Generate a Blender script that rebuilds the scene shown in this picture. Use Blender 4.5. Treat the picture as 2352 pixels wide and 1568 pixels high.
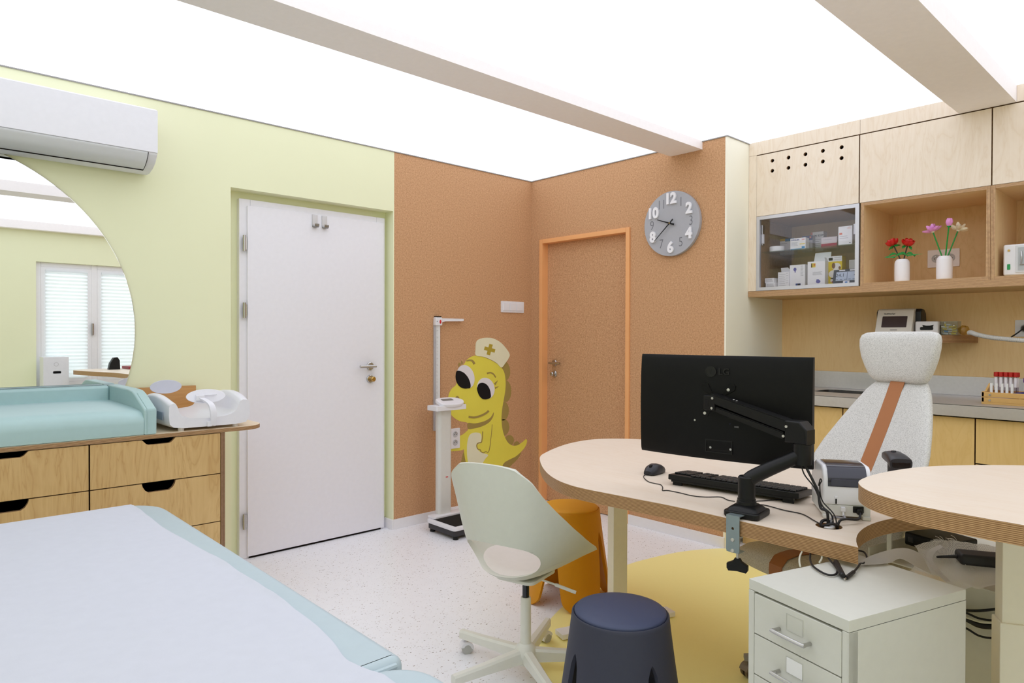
import bpy, bmesh, math, random
from mathutils import Matrix, Vector
PI = math.pi
R = math.radians
rng = random.Random(7)
for o in list(bpy.data.objects): bpy.data.objects.remove(o)
SC = bpy.context.scene
COL = SC.collection

# ------------------------------------------------------------------ camera, world, light, exposure
FPX, CX, CY, CZ = 1554.09, -3.80962, -3.89614, 1.31192
YAW, PITCH, ROLL = R(47.24221), R(-0.50154), R(0.18095)
FW = Vector((math.cos(YAW)*math.cos(PITCH), math.sin(YAW)*math.cos(PITCH), math.sin(PITCH)))
_r = FW.cross(Vector((0, 0, 1))).normalized()
_u = _r.cross(FW)
RT = math.cos(ROLL)*_r + math.sin(ROLL)*_u
UP = -math.sin(ROLL)*_r + math.cos(ROLL)*_u
EYE = Vector((CX, CY, CZ))
cd = bpy.data.cameras.new('camera')
cam = bpy.data.objects.new('camera', cd)
COL.objects.link(cam)
cd.sensor_width = 36.0
cd.lens = FPX/2352*36
cd.clip_start = 0.05
m = Matrix((RT, UP, -FW)).transposed().to_4x4()
m.translation = EYE
cam.matrix_world = m
SC.camera = cam

def at(px, py, ax, v):
    """point of the photograph's ray through pixel (px, py) on the plane ax = v"""
    d = FW*FPX + RT*(px-1176) - UP*(py-784)
    i = 'xyz'.index(ax)
    return EYE + d*((v-EYE[i])/d[i])

CEIL = 1.68           # brightness of the luminous stretch ceiling
w = bpy.data.worlds.new('world')
SC.world = w
w.use_nodes = True
w.node_tree.nodes['Background'].inputs[0].default_value = (0.95, 0.97, 1.0, 1)
w.node_tree.nodes['Background'].inputs[1].default_value = 4.0
SC.view_settings.view_transform = 'Standard'
SC.view_settings.look = 'None'
SC.view_settings.gamma = 1.0
SC.view_settings.use_curve_mapping = False
SC.view_settings.exposure = 0.0
try:
    SC.cycles.use_denoising = True
    SC.cycles.max_bounces = 16
    SC.cycles.diffuse_bounces = 12
    SC.cycles.transparent_max_bounces = 16
    SC.cycles.caustics_reflective = False
    SC.cycles.caustics_refractive = False
except Exception:
    pass

# ------------------------------------------------------------------ materials
def lin(c):
    return tuple(((v/255)/12.92 if v/255 <= .04045 else ((v/255+.055)/1.055)**2.4) for v in c[:3])

class NT:
    def __init__(s, name):
        s.m = bpy.data.materials.new(name)
        s.m.use_nodes = True
        s.t = s.m.node_tree
        s.t.nodes.clear()
        s.out = s.t.nodes.new('ShaderNodeOutputMaterial')
    def n(s, typ, **kw):
        nd = s.t.nodes.new('ShaderNode'+typ)
        for k, v in kw.items():
            if k.startswith('i_'):
                key = k[2:]
                nd.inputs[int(key) if key.isdigit() else key.replace('_', ' ')].default_value = v
            else:
                setattr(nd, k, v)
        return nd
    def l(s, a, b):
        s.t.links.new(a, b)
    def math(s, op, a, b=None, c=None):
        nd = s.n('Math', operation=op)
        for i, v in enumerate((a, b, c)):
            if v is None: continue
            if isinstance(v, (int, float)): nd.inputs[i].default_value = v
            else: s.l(v, nd.inputs[i])
        return nd.outputs[0]
    def mix(s, fac, a, b, mode='MIX'):
        nd = s.n('MixRGB', blend_type=mode)
        for i, v in enumerate((fac, a, b)):
            if isinstance(v, (int, float)): nd.inputs[i].default_value = v
            elif isinstance(v, tuple): nd.inputs[i].default_value = (*v[:3], 1)
            else: s.l(v, nd.inputs[i])
        return nd.outputs[0]
    def ramp(s, fac, stops, interp='LINEAR'):
        nd = s.n('ValToRGB')
        cr = nd.color_ramp
        cr.interpolation = interp
        while len(cr.elements) < len(stops): cr.elements.new(.5)
        for e, (p, c) in zip(cr.elements, stops):
            e.position = p
            e.color = (*c[:3], 1) if isinstance(c, tuple) else (c, c, c, 1)
        s.l(fac, nd.inputs[0])
        return nd.outputs[0]
    def coords(s, scale=(1, 1, 1), rot=(0, 0, 0), which='Object'):
        tc = s.n('TexCoord')
        mp = s.n('Mapping')
        mp.inputs['Scale'].default_value = scale
        mp.inputs['Rotation'].default_value = rot
        s.l(tc.outputs[which], mp.inputs[0])
        return mp.outputs[0]
    def noise(s, vec, scale, detail=3, rough=.5, dist=0.0):
        nd = s.n('TexNoise')
        nd.inputs['Scale'].default_value = scale
        nd.inputs['Detail'].default_value = detail
        nd.inputs['Roughness'].default_value = rough
        nd.inputs['Distortion'].default_value = dist
        if vec is not None: s.l(vec, nd.inputs['Vector'])
        return nd.outputs['Fac']
    def bsdf(s, col, rough=.5, metal=0., spec=.5, bump=None, bstr=.1, bdist=.002, **kw):
        b = s.n('BsdfPrincipled')
        for key, v in (('Base Color', col), ('Roughness', rough)):
            if isinstance(v, tuple): b.inputs[key].default_value = (*v[:3], 1)
            elif isinstance(v, (int, float)): b.inputs[key].default_value = v
            else: s.l(v, b.inputs[key])
        b.inputs['Metallic'].default_value = metal
        b.inputs['Specular IOR Level'].default_value = spec
        for k, v in kw.items():
            b.inputs[k.replace('_', ' ')].default_value = v
        if bump is not None:
            bp = s.n('Bump')
            bp.inputs['Strength'].default_value = bstr
            bp.inputs['Distance'].default_value = bdist
            s.l(bump, bp.inputs['Height'])
            s.l(bp.outputs[0], b.inputs['Normal'])
        s.l(b.outputs[0], s.out.inputs[0])
        return b

_mc = {}
def M(name, rgb=None, rough=.45, metal=0., spec=.4, var=.03, vs=40, bump=0., bs=300, **kw):
    """plain procedural material: slightly mottled colour, optional fine bump; rgb in display values"""
    if name in _mc: return _mc[name]
    t = NT(name)
    c = lin(rgb)
    v = t.coords()
    f = t.noise(v, vs, 2)
    col = t.mix(f, tuple(x*(1-var) for x in c), tuple(min(1, x*(1+var)) for x in c))
    b = None
    if bump: b = t.noise(v, bs, 2)
    t.bsdf(col, rough, metal, spec, bump=b, bstr=bump, **kw)
    _mc[name] = t.m
    return t.m

def ply(name, face, dark, axis='z', grain='x', lay=.0019, plys=((120, 84, 50), (200, 164, 122)), rough=.42, contrast=1.0):
    """birch plywood: veneer figure on the faces, layered stripes on the edges (axis = thickness)"""
    if name in _mc: return _mc[name]
    t = NT(name)
    tc = t.n('TexCoord')
    sx = t.n('SeparateXYZ'); t.l(tc.outputs['Object'], sx.inputs[0])
    sn = t.n('SeparateXYZ'); t.l(tc.outputs['Normal'], sn.inputs[0])
    i = 'xyz'.index(axis)
    edge = t.math('LESS_THAN', t.math('ABSOLUTE', sn.outputs[i]), .6)
    g = 'xyz'.index(grain)
    sc = [5.0, 5.0, 5.0]; sc[g] = .9
    v = t.coords(scale=tuple(sc))
    big = t.noise(v, 1.1, 4, .55, 1.6)
    wv = t.math('FRACT', t.math('MULTIPLY', big, 9.0))
    rings = t.math('ABSOLUTE', t.math('SUBTRACT', wv, .5))
    rr = t.ramp(rings, [(0, 0.0), (.10, .55), (.5, 1.0)])
    sc2 = [90.0, 90.0, 90.0]; sc2[g] = 3.0
    fine = t.noise(t.coords(scale=tuple(sc2)), 1.0, 3, .6)
    cloud = t.noise(t.coords(scale=(1.5, 1.5, 1.5)), 1.0, 3, .5)
    f = t.math('ADD', t.math('MULTIPLY', rr, .30), t.math('ADD', t.math('MULTIPLY', fine, .35), t.math('MULTIPLY', cloud, .55)))
    f = t.math('ADD', t.math('MULTIPLY', t.math('SUBTRACT', f, .62), contrast), .5)
    veneer = t.ramp(f, [(0, lin(dark)), (1, lin(face))])
    z = sx.outputs[i]
    wob = t.noise(t.coords(scale=(3, 3, 3)), 1.0, 2)
    st = t.math('FRACT', t.math('DIVIDE', t.math('ADD', z, t.math('MULTIPLY', wob, .0009)), lay*2))
    st = t.ramp(st, [(0, 0.), (.42, .1), (.55, 1.), (.95, .9), (1, 0.)])
    spk = t.noise(t.coords(scale=(60, 60, 900)) if axis == 'z' else t.coords(scale=(60, 60, 60)), 1.0, 2)
    e = t.mix(st, lin(plys[0]), lin(plys[1]))
    e = t.mix(t.math('MULTIPLY', t.math('SUBTRACT', spk, .35), .9), e, lin((96, 62, 34)))
    col = t.mix(edge, veneer, e)
    t.bsdf(col, rough, 0, .35, bump=fine, bstr=.02)
    _mc[name] = t.m
    return t.m

def cork():
    t = NT('cork')
    v = t.coords()
    a = t.noise(v, 260, 2, .7)
    b = t.noise(v, 95, 3, .6)
    c = t.noise(v, 2.2, 2)
    f = t.math('ADD', t.math('MULTIPLY', a, .62), t.math('MULTIPLY', b, .38))
    col = t.ramp(f, [(.32, lin((138, 99, 70))), (.46, lin((186, 143, 106))), (.55, lin((203, 159, 121))), (.70, lin((224, 188, 150)))])
    col = t.mix(t.math('MULTIPLY', c, .25), col, lin((196, 150, 106)))
    t.bsdf(col, .85, 0, .2, bump=a, bstr=.15)
    return t.m

def floor_mat():
    t = NT('terrazzo_vinyl')
    tc = t.n('TexCoord')
    def fleck(scale, thr, rmin, stretch):
        mp = t.n('Mapping'); mp.inputs['Scale'].default_value = stretch
        mp.inputs['Rotation'].default_value = (0, 0, .6)
        t.l(tc.outputs['Object'], mp.inputs[0])
        vo = t.n('TexVoronoi'); vo.inputs['Scale'].default_value = scale
        t.l(mp.outputs[0], vo.inputs['Vector'])
        sp = t.n('SeparateXYZ'); t.l(vo.outputs['Color'], sp.inputs[0])
        on = t.math('GREATER_THAN', sp.outputs[0], thr)
        near = t.math('LESS_THAN', vo.outputs['Distance'], t.math('MULTIPLY', sp.outputs[1], rmin))
        return t.math('MULTIPLY', on, near), sp.outputs[2]
    base = t.mix(t.noise(t.coords(), 18, 3), lin((233, 234, 239)), lin((240, 241, 246)))
    f1, h1 = fleck(62, .45, .30, (1, 1.7, 1))
    f2, h2 = fleck(95, .55, .34, (1.5, 1, 1))
    dark = t.ramp(h1, [(0, lin((126, 120, 116))), (.5, lin((176, 156, 140))), (1, lin((200, 196, 196)))])
    col = t.mix(f1, base, dark)
    col = t.mix(t.math('MULTIPLY', f2, .5), col, lin((176, 166, 160)))
    t.bsdf(col, .32, 0, .35)
    return t.m

def inlay_mat():
    t = NT('yellow_vinyl')
    n = t.noise(t.coords(), 120, 3)
    n2 = t.noise(t.coords(), 3, 2)
    col = t.mix(n, lin((250, 238, 158)), lin((254, 244, 170)))
    col = t.mix(t.math('MULTIPLY', n2, .3), col, lin((246, 236, 160)))
    t.bsdf(col, .38, 0, .35)
    return t.m

def fabric(name, a, b, scale=700, rough=.9):
    if name in _mc: return _mc[name]
    t = NT(name)
    v = t.coords()
    n = t.noise(v, scale, 2, .7)
    n2 = t.noise(t.coords(scale=(1, 1, 3)), scale*.45, 2, .6)
    f = t.math('ADD', t.math('MULTIPLY', n, .6), t.math('MULTIPLY', n2, .4))
    col = t.ramp(f, [(.32, lin(b)), (.52, lin(a)), (.75, tuple(min(1, x*1.08) for x in lin(a)))])
    t.bsdf(col, rough, 0, .15, bump=n, bstr=.25)
    _mc[name] = t.m
    return t.m

def glassy(name, tint=(255, 255, 255), refl=.1, rough=0.02):
    if name in _mc: return _mc[name]
    t = NT(name)
    tr = t.n('BsdfTransparent'); tr.inputs[0].default_value = (*lin(tint), 1)
    gl = t.n('BsdfGlossy'); gl.inputs['Roughness'].default_value = rough
    g = t.n('NewGeometry')
    dt = t.n('VectorMath', operation='DOT_PRODUCT')
    t.l(g.outputs['Incoming'], dt.inputs[0]); t.l(g.outputs['Normal'], dt.inputs[1])
    c1 = t.math('SUBTRACT', 1.0, t.math('ABSOLUTE', dt.outputs['Value']))
    mx = t.n('MixShader')
    t.l(t.math('ADD', t.math('MULTIPLY', t.math('POWER', c1, 5.0), .85), .04*.5+refl*.35), mx.inputs[0])
    t.l(tr.outputs[0], mx.inputs[1]); t.l(gl.outputs[0], mx.inputs[2])
    t.l(mx.outputs[0], t.out.inputs[0])
    _mc[name] = t.m
    return t.m

def emit(name, rgb, s):
    if name in _mc: return _mc[name]
    t = NT(name)
    e = t.n('Emission')
    n = t.noise(t.coords(), .35, 1)
    c = t.mix(n, tuple(x*.985 for x in rgb), rgb)
    t.l(c, e.inputs[0]); e.inputs[1].default_value = s
    t.l(e.outputs[0], t.out.inputs[0])
    _mc[name] = t.m
    return t.m

def net_mat():
    t = NT('white_netting')
    v = t.coords(rot=(.3, .5, .4))
    sx = t.n('SeparateXYZ'); t.l(v, sx.inputs[0])
    hole = None
    for k in (0, 1, 2):
        f = t.math('FRACT', t.math('MULTIPLY', sx.outputs[k], 480))
        h = t.math('GREATER_THAN', f, .45)
        hole = h if hole is None else t.math('MULTIPLY', hole, h)
    d = t.n('BsdfDiffuse'); d.inputs[0].default_value = (*lin((214, 210, 204)), 1)
    tl = t.n('BsdfTranslucent'); tl.inputs[0].default_value = (*lin((214, 210, 204)), 1)
    m1 = t.n('MixShader'); m1.inputs[0].default_value = .3
    t.l(d.outputs[0], m1.inputs[1]); t.l(tl.outputs[0], m1.inputs[2])
    tr = t.n('BsdfTransparent')
    mx = t.n('MixShader')
    t.l(t.math('ADD', t.math('MULTIPLY', hole, .8), .12), mx.inputs[0])
    t.l(m1.outputs[0], mx.inputs[1]); t.l(tr.outputs[0], mx.inputs[2])
    t.l(mx.outputs[0], t.out.inputs[0])
    return t.m

def blind_mat():
    t = NT('blind_cloth')
    d = t.n('BsdfDiffuse'); d.inputs[0].default_value = (*lin((240, 242, 244)), 1)
    tl = t.n('BsdfTranslucent'); tl.inputs[0].default_value = (*lin((238, 242, 246)), 1)
    n = t.noise(t.coords(), 60, 2)
    mx = t.n('MixShader')
    t.l(t.math('ADD', t.math('MULTIPLY', n, .04), .27), mx.inputs[0])
    t.l(d.outputs[0], mx.inputs[1]); t.l(tl.outputs[0], mx.inputs[2])
    t.l(mx.outputs[0], t.out.inputs[0])
    return t.m

WHITE = M('white_paint', (232, 231, 234), .45)
DOORW = M('door_white', (230, 229, 236), .35)
GREEN = M('green_wall_paint', (230, 232, 198), .8, spec=.2, vs=3, var=.02)
CREAM = M('cream_wall_paint', (243, 240, 224), .8, spec=.2, vs=3, var=.02)
BEAMW = M('beam_white', (246, 241, 242), .7, spec=.2)
CORK = cork()
FLOOR = floor_mat()
INLAY = inlay_mat()
BIRCH = ply('birch_ply', (238, 226, 211), (222, 203, 180), 'x', 'z', contrast=1.5)
BIRCHY = ply('birch_ply_front', (216, 184, 130), (188, 150, 96), 'y', 'z', contrast=1.8)
BIRCHW = ply('birch_ply_wall', (248, 218, 166), (234, 196, 138), 'x', 'z')
BIRCHV = ply('birch_ply_base', (228, 198, 140), (208, 174, 110), 'x', 'z')
BIRCHZ = ply('birch_ply_board', (228, 206, 172), (204, 174, 134), 'z', 'y')
DESKT = ply('desk_ply', (232, 221, 208), (222, 204, 184), 'z', 'y', lay=.0021, plys=((136, 98, 62), (200, 162, 116)))
EDGE = ply('ply_edge_upright', (196, 160, 118), (160, 122, 84), 'x', 'z')
STEEL = M('brushed_steel', (206, 204, 204), .42, .8, vs=60, var=.06)
CHROME = M('satin_chrome', (190, 188, 186), .25, 1.)
BRASS = M('brass', (196, 160, 92), .28, 1.)
ALU = M('aluminium', (206, 206, 214), .4, .6)
BLACK = M('black_plastic', (15, 15, 16), .42, spec=.3, var=.1)
BLACKM = M('black_metal', (11, 11, 12), .42, spec=.3, var=.1)
BLACKG = M('black_gloss', (16, 16, 20), .15, spec=.6)
RUBBER = M('black_rubber', (28, 26, 26), .8, spec=.2)
GAPSHADE = M('gap_shade', (18, 12, 9), .9, spec=.1)  # near-black colour standing in for shade in gaps and closed cabinets
PLW = M('white_plastic', (226, 226, 232), .35)
PLG = M('pale_grey_plastic', (210, 210, 206), .4)
VINYL = M('pale_blue_vinyl', (180, 196, 204), .42, bump=.03, bs=900)
MINT = M('mint_vinyl', (170, 198, 200), .45, bump=.03, bs=900)
PAPER = M('couch_paper', (203, 206, 217), .9, spec=.1, bump=.12, bs=160, vs=30)
CABLE = M('black_cable', (22, 20, 22), .5)
GLASS = glassy('clear_glass', (232, 238, 236), .12)
CLEAR = glassy('clear_plastic', (236, 238, 240), .12, .08)
NET = net_mat()
FAB = fabric('oatmeal_fabric', (212, 211, 208), (150, 149, 147), 420)
FABD = fabric('seat_fabric', (206, 200, 188), (150, 142, 130), 420)
LEATHER = M('brown_leather_strap', (164, 104, 58), .5)
MILK = M('milky_plastic', (208, 210, 200), .4)

# ------------------------------------------------------------------ mesh helpers
def fr(o, x, y, z):
    m = Matrix((Vector(x), Vector(y), Vector(z))).transposed().to_4x4()
    m.translation = Vector(o)
    return m
I4 = Matrix.Identity(4)
def T(x, y, z): return Matrix.Translation((x, y, z))
def RZ(a): return Matrix.Rotation(a, 4, 'Z')
def RX(a): return Matrix.Rotation(a, 4, 'X')
def RY(a): return Matrix.Rotation(a, 4, 'Y')

def spline(pts, n=6, closed=False):
    P = [Vector(p) for p in pts]
    L = len(P)
    out = []
    rg = range(L) if closed else range(L-1)
    for i in rg:
        g = (lambda k: P[k % L]) if closed else (lambda k: P[max(0, min(L-1, k))])
        p0, p1, p2, p3 = g(i-1), g(i), g(i+1), g(i+2)
        for k in range(n):
            t = k/n
            out.append(.5*((2*p1)+(p2-p0)*t+(2*p0-5*p1+4*p2-p3)*t*t+(3*p1-p0-3*p2+p3)*t**3))
    if not closed: out.append(P[-1].copy())
    return out

def rrect(x0, x1, y0, y1, r, n=5):
    rs = r if isinstance(r, (list, tuple)) else (r,)*4      # corners: x0y0, x1y0, x1y1, x0y1
    out = []
    for (cx, cy, a0), q in zip(((x0, y0, PI), (x1, y0, 1.5*PI), (x1, y1, 0), (x0, y1, .5*PI)), rs):
        sx = 1 if cx == x0 else -1; sy = 1 if cy == y0 else -1
        if q <= 0: out.append((cx, cy)); continue
        for k in range(n+1):
            a = a0+.5*PI*k/n
            out.append((cx+sx*q+q*math.cos(a), cy+sy*q+q*math.sin(a)))
    return out
def ring(cx, cy, rx, ry=None, n=32, a0=0):
    ry = rx if ry is None else ry
    return [(cx+rx*math.cos(a0+2*PI*k/n), cy+ry*math.sin(a0+2*PI*k/n)) for k in range(n)]

class B:
    def __init__(s):
        s.bm = bmesh.new(); s.mi = 0
    def merge(s, tmp, mtx=None):
        me = bpy.data.meshes.new('tmp')
        if mtx is not None: tmp.transform(mtx)
        bmesh.ops.recalc_face_normals(tmp, faces=tmp.faces)
        for f in tmp.faces: f.material_index = s.mi
        tmp.to_mesh(me); tmp.free()
        s.bm.from_mesh(me); bpy.data.meshes.remove(me)
        return s
    def mesh(s, me, mtx=None):
        t = bmesh.new(); t.from_mesh(me); bpy.data.meshes.remove(me)
        return s.merge(t, mtx)
    def box(s, x0, x1, y0, y1, z0, z1, r=0, seg=2, mtx=None):
        t = bmesh.new()
        bmesh.ops.create_cube(t, size=1)
        for v in t.verts:
            v.co = Vector(((x0+x1)/2+v.co.x*(x1-x0), (y0+y1)/2+v.co.y*(y1-y0), (z0+z1)/2+v.co.z*(z1-z0)))
        if r > 0: bmesh.ops.bevel(t, geom=list(t.edges), offset=r, segments=seg, profile=.5, affect='EDGES')
        return s.merge(t, mtx)
    def cyl(s, p0, p1, r0, r1=None, n=20, mtx=None):
        p0, p1 = Vector(p0), Vector(p1); d = p1-p0
        r1 = r0 if r1 is None else r1
        t = bmesh.new()
        bmesh.ops.create_cone(t, cap_ends=True, segments=n, radius1=r0, radius2=max(r1, 1e-5), depth=d.length)
        q = d.to_track_quat('Z', 'Y').to_matrix().to_4x4()
        q.translation = (p0+p1)/2
        t.transform(q)
        return s.merge(t, mtx)
    def lathe(s, prof, n=32, mtx=None, arc=2*PI):
        t = bmesh.new()
        rows = []
        for r, z in prof:
            rows.append([t.verts.new((r*math.cos(arc*k/n), r*math.sin(arc*k/n), z)) for k in range(n)] if r > 1e-6 else [t.verts.new((0, 0, z))])
        for a, b in zip(rows, rows[1:]):
            for k in range(n):
                k2 = (k+1) % n
                vs = ([a[0]] if len(a) == 1 else [a[k], a[k2]])+([b[0]] if len(b) == 1 else [b[k2], b[k]])
                if len(vs) > 2: t.faces.new(vs)
        for rw in (rows[0], rows[-1]):
            if len(rw) > 2: t.faces.new(rw)
        return s.merge(t, mtx)
    def tube(s, pts, r, n=8, sub=6, closed=False, mtx=None, smooth=True, caps=True):
        P = spline(pts, sub, closed) if smooth else [Vector(p) for p in pts]
        t = bmesh.new(); rows = []
        L = len(P); nrm = None
        for i, p in enumerate(P):
            a = P[(i+1) % L] if closed or i < L-1 else P[i]
            b = P[i-1] if closed or i > 0 else P[i]
            d = (a-b).normalized() if (a-b).length > 1e-9 else Vector((0, 0, 1))
            if nrm is None:
                nrm = d.orthogonal().normalized()
            nrm = (nrm-d*nrm.dot(d))
            nrm = nrm.normalized() if nrm.length > 1e-6 else d.orthogonal().normalized()
            bi = d.cross(nrm)
            rr = r(i/(L-1)) if callable(r) else r
            rows.append([t.verts.new(p+rr*(math.cos(2*PI*k/n)*nrm+math.sin(2*PI*k/n)*bi)) for k in range(n)])
        prs = list(zip(rows, rows[1:]))+([(rows[-1], rows[0])] if closed else [])
        for a, b in prs:
            for k in range(n): t.faces.new((a[k], a[(k+1) % n], b[(k+1) % n], b[k]))
        if not closed and caps:
            t.faces.new(rows[0]); t.faces.new(rows[-1])
        return s.merge(t, mtx)
    def prism(s, pts, z0, z1, mtx=None, bev=0, seg=2):
        t = bmesh.new()
        vs = [t.verts.new((p[0], p[1], z0)) for p in pts]
        f = t.faces.new(vs)
        e = bmesh.ops.extrude_face_region(t, geom=[f])
        for v in e['geom']:
            if isinstance(v, bmesh.types.BMVert): v.co.z = z1
        if bev:
            bmesh.ops.recalc_face_normals(t, faces=t.faces)
            es = [x for x in t.edges if all(abs(v.co.z-z1) < 1e-7 for v in x.verts) or all(abs(v.co.z-z0) < 1e-7 for v in x.verts)]
            bmesh.ops.bevel(t, geom=es, offset=bev, segments=seg, profile=.5, affect='EDGES')
        return s.merge(t, mtx)
    def plate(s, outer, holes, z0, z1, mtx=None):
        """flat plate with holes"""
        cu = bpy.data.curves.new('plate', 'CURVE'); cu.dimensions = '2D'; cu.fill_mode = 'BOTH'
        for pts in [outer]+list(holes):
            sp = cu.splines.new('POLY'); sp.points.add(len(pts)-1)
            for q, p in zip(sp.points, pts): q.co = (p[0], p[1], 0, 1)
            sp.use_cyclic_u = True
        cu.extrude = (z1-z0)/2
        o = bpy.data.objects.new('plate', cu); COL.objects.link(o)
        dg = bpy.context.evaluated_depsgraph_get()
        me = bpy.data.meshes.new_from_object(o.evaluated_get(dg))
        bpy.data.objects.remove(o); bpy.data.curves.remove(cu)
        t = bmesh.new(); t.from_mesh(me); bpy.data.meshes.remove(me)
        bmesh.ops.remove_doubles(t, verts=t.verts, dist=1e-6)
        t.transform(T(0, 0, (z0+z1)/2))
        return s.merge(t, mtx)
    def text(s, body, size, ext, mtx, bold=0., align='CENTER', sx=1.):
        cu = bpy.data.curves.new('txt', 'FONT'); cu.body = body; cu.size = size; cu.extrude = ext/2; cu.offset = bold
        cu.align_x = align; cu.align_y = 'CENTER'; cu.resolution_u = 4
        o = bpy.data.objects.new('txt', cu); COL.objects.link(o)
        dg = bpy.context.evaluated_depsgraph_get()
        me = bpy.data.meshes.new_from_object(o.evaluated_get(dg))
        bpy.data.objects.remove(o); bpy.data.curves.remove(cu)
        return s.mesh(me, mtx @ Matrix.Diagonal((sx, 1, 1, 1)))
    def grid(s, f, nu, nv, cu=False, cv=False, mtx=None, thick=0.):
        t = bmesh.new()
        V = [[t.verts.new(f(i/(nu if cu else nu-1), j/(nv if cv else nv-1))) for j in range(nv)] for i in range(nu)]
        for i in range(nu if cu else nu-1):
            for j in range(nv if cv else nv-1):
                t.faces.new((V[i][j], V[(i+1) % nu][j], V[(i+1) % nu][(j+1) % nv], V[i][(j+1) % nv]))
        if thick:
            bmesh.ops.recalc_face_normals(t, faces=t.faces)
            bmesh.ops.solidify(t, geom=list(t.faces), thickness=thick)
        return s.merge(t, mtx)
    def ell(s, c, rx, ry, rz, n=20, mtx=None, rot=None):
        t = bmesh.new()
        bmesh.ops.create_uvsphere(t, u_segments=n, v_segments=max(6, n//2), radius=1)
        t.transform(Matrix.Diagonal((rx, ry, rz, 1)))
        if rot is not None: t.transform(rot)
        t.transform(T(*c))
        return s.merge(t, mtx)
    def loft(s, rows, mtx=None, caps=True):
        t = bmesh.new()
        V = [[t.verts.new(p) for p in r] for r in rows]
        n = len(V[0])
        for a, b in zip(V, V[1:]):
            for k in range(n): t.faces.new((a[k], a[(k+1) % n], b[(k+1) % n], b[k]))
        if caps: t.faces.new(V[0]); t.faces.new(V[-1])
        return s.merge(t, mtx)

def obj(name, b, mat, parent=None, loc=(0, 0, 0), ang=35, flat=False):
    me = bpy.data.meshes.new(name)
    b.bm.to_mesh(me); b.bm.free()
    for x in (mat if isinstance(mat, (list, tuple)) else [mat]): me.materials.append(x)
    if not flat:
        me.polygons.foreach_set('use_smooth', [True]*len(me.polygons))
        me.set_sharp_from_angle(angle=R(ang))
    o = bpy.data.objects.new(name, me); COL.objects.link(o)
    if not flat:
        wn = o.modifiers.new('even_normals', 'WEIGHTED_NORMAL'); wn.keep_sharp = True
    o.location = loc
    if parent is not None: o.parent = parent
    return o
def tag(o, label=None, cat=None, group=None, kind=None):
    if label: o['label'] = label
    if cat: o['category'] = cat
    if group: o['group'] = group
    if kind: o['kind'] = kind
    return o
def thing(name, label, cat, loc=(0, 0, 0), rz=0., group=None, kind=None):
    o = bpy.data.objects.new(name, None); COL.objects.link(o)
    o.empty_display_size = .05
    o.location = loc; o.rotation_euler = (0, 0, rz)
    return tag(o, label, cat, group, kind)
def copy_tree(o, parent=None):
    c = o.copy(); COL.objects.link(c)
    if parent is not None: c.parent = parent
    for ch in list(o.children): copy_tree(ch, c)
    return c
def struct(name, b, mat, label, cat=None, parent=None, flat=False):
    o = obj(name, b, mat, parent, flat=flat)
    return tag(o, label, cat or name.split('_')[0], kind='structure')

# frames on the two main walls: local x = to the viewer's right, y = up, z = out of the wall
def onA(x, z, y=0.): return fr((x, y, z), (1, 0, 0), (0, 0, 1), (0, -1, 0))
def onB(y, z, x=0.): return fr((x, y, z), (0, -1, 0), (0, 0, 1), (-1, 0, 0))

# ================================================================== the room
b = B(); b.box(-4.8, 1.0, -5.5, .35, -.06, 0)
struct('floor', b, FLOOR, 'white vinyl floor with small grey and brown flecks', 'floor')
b = B()
blob = spline([(-2.12, -2.4), (-1.98, -2.08), (-1.85, -1.92), (-1.72, -1.83), (-1.56, -1.73), (-1.30, -1.63), (-1.0, -1.55), (-.71, -1.51), (-.5, -1.53), (-.28, -1.58), (-.11, -1.66), (.02, -1.78), (.1, -2.1), (.12, -3.0), (-.3, -3.5), (-1.0, -3.75), (-1.7, -3.5), (-2.05, -2.9)], 8, True)
b.prism([(p.x, p.y) for p in blob], 0.0, .0015)
struct('floor_inlay', b, INLAY, 'yellow rounded vinyl field let into the white floor under the desk', 'floor')
b = B(); b.box(-4.8, 1.0, -5.5, .35, 2.55, 2.62)
struct('ceiling', b, emit('luminous_ceiling', (0.945, 0.965, 1.04), CEIL), 'glowing white stretch ceiling lit from behind', 'ceiling')

# wall A (y = 0): green part with the door recess
b = B()
b.box(-4.8, -2.377, 0, .25, 0, 2.55); b.box(-2.377, -1.30, 0, .25, 2.146, 2.55)
b.box(-2.377, -1.30, .10, .25, 0, 2.146)
b.box(-1.30, -1.293, 0, .25, 0, 2.55); b.box(-1.293, .0, .004, .25, 0, 2.55)
struct('wall_left', b, GREEN, 'pale yellow-green wall with the recessed white door', 'wall')
b = B(); b.box(-1.293, 0, 0, .004, .06, 2.545)
struct('wall_left_cork', b, CORK, 'cork-clad end of the wall behind the weighing scale', 'wall')
b = B()
DY0, DY1, DZ = -.105, -.985, 2.068
b.box(.004, .25, DY0, .25, 0, 2.55); b.box(.004, .25, -1.724, DY1, 0, 2.55); b.box(.004, .25, DY1, DY0, DZ, 2.55)
b.box(.10, .25, DY1, DY0, 0, DZ); b.box(.25, .9, -1.724, -1.5, 0, 2.55)
b.box(0, .004, -1.724, -1.712, 0, 2.55)
struct('wall_back_return', b, CREAM, 'cream painted return wall between cork wall and wall cabinets', 'wall')
b = B()
b.box(0, .004, DY0, 0, .06, 2.545); b.box(0, .004, -1.712, DY1, .06, 2.545); b.box(0, .004, DY1, DY0, DZ, 2.545)
struct('wall_back', b, CORK, 'cork-clad wall with the clock and the cork door', 'wall')
b = B(); b.box(.75, .9, -5.5, -1.724, 0, 2.55)
struct('wall_right', b, BIRCHW, 'birch plywood wall behind the steel worktop', 'wall')
b = B(); b.box(-4.8, -4.72, -5.5, 0, 0, 2.55)
struct('wall_side', b, GREEN, 'yellow-green side wall out of the picture', 'wall')
WX0, WX1, WZ0, WZ1, WY = -2.585, -1.42, .72, 2.12, -5.25
b = B()
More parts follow.
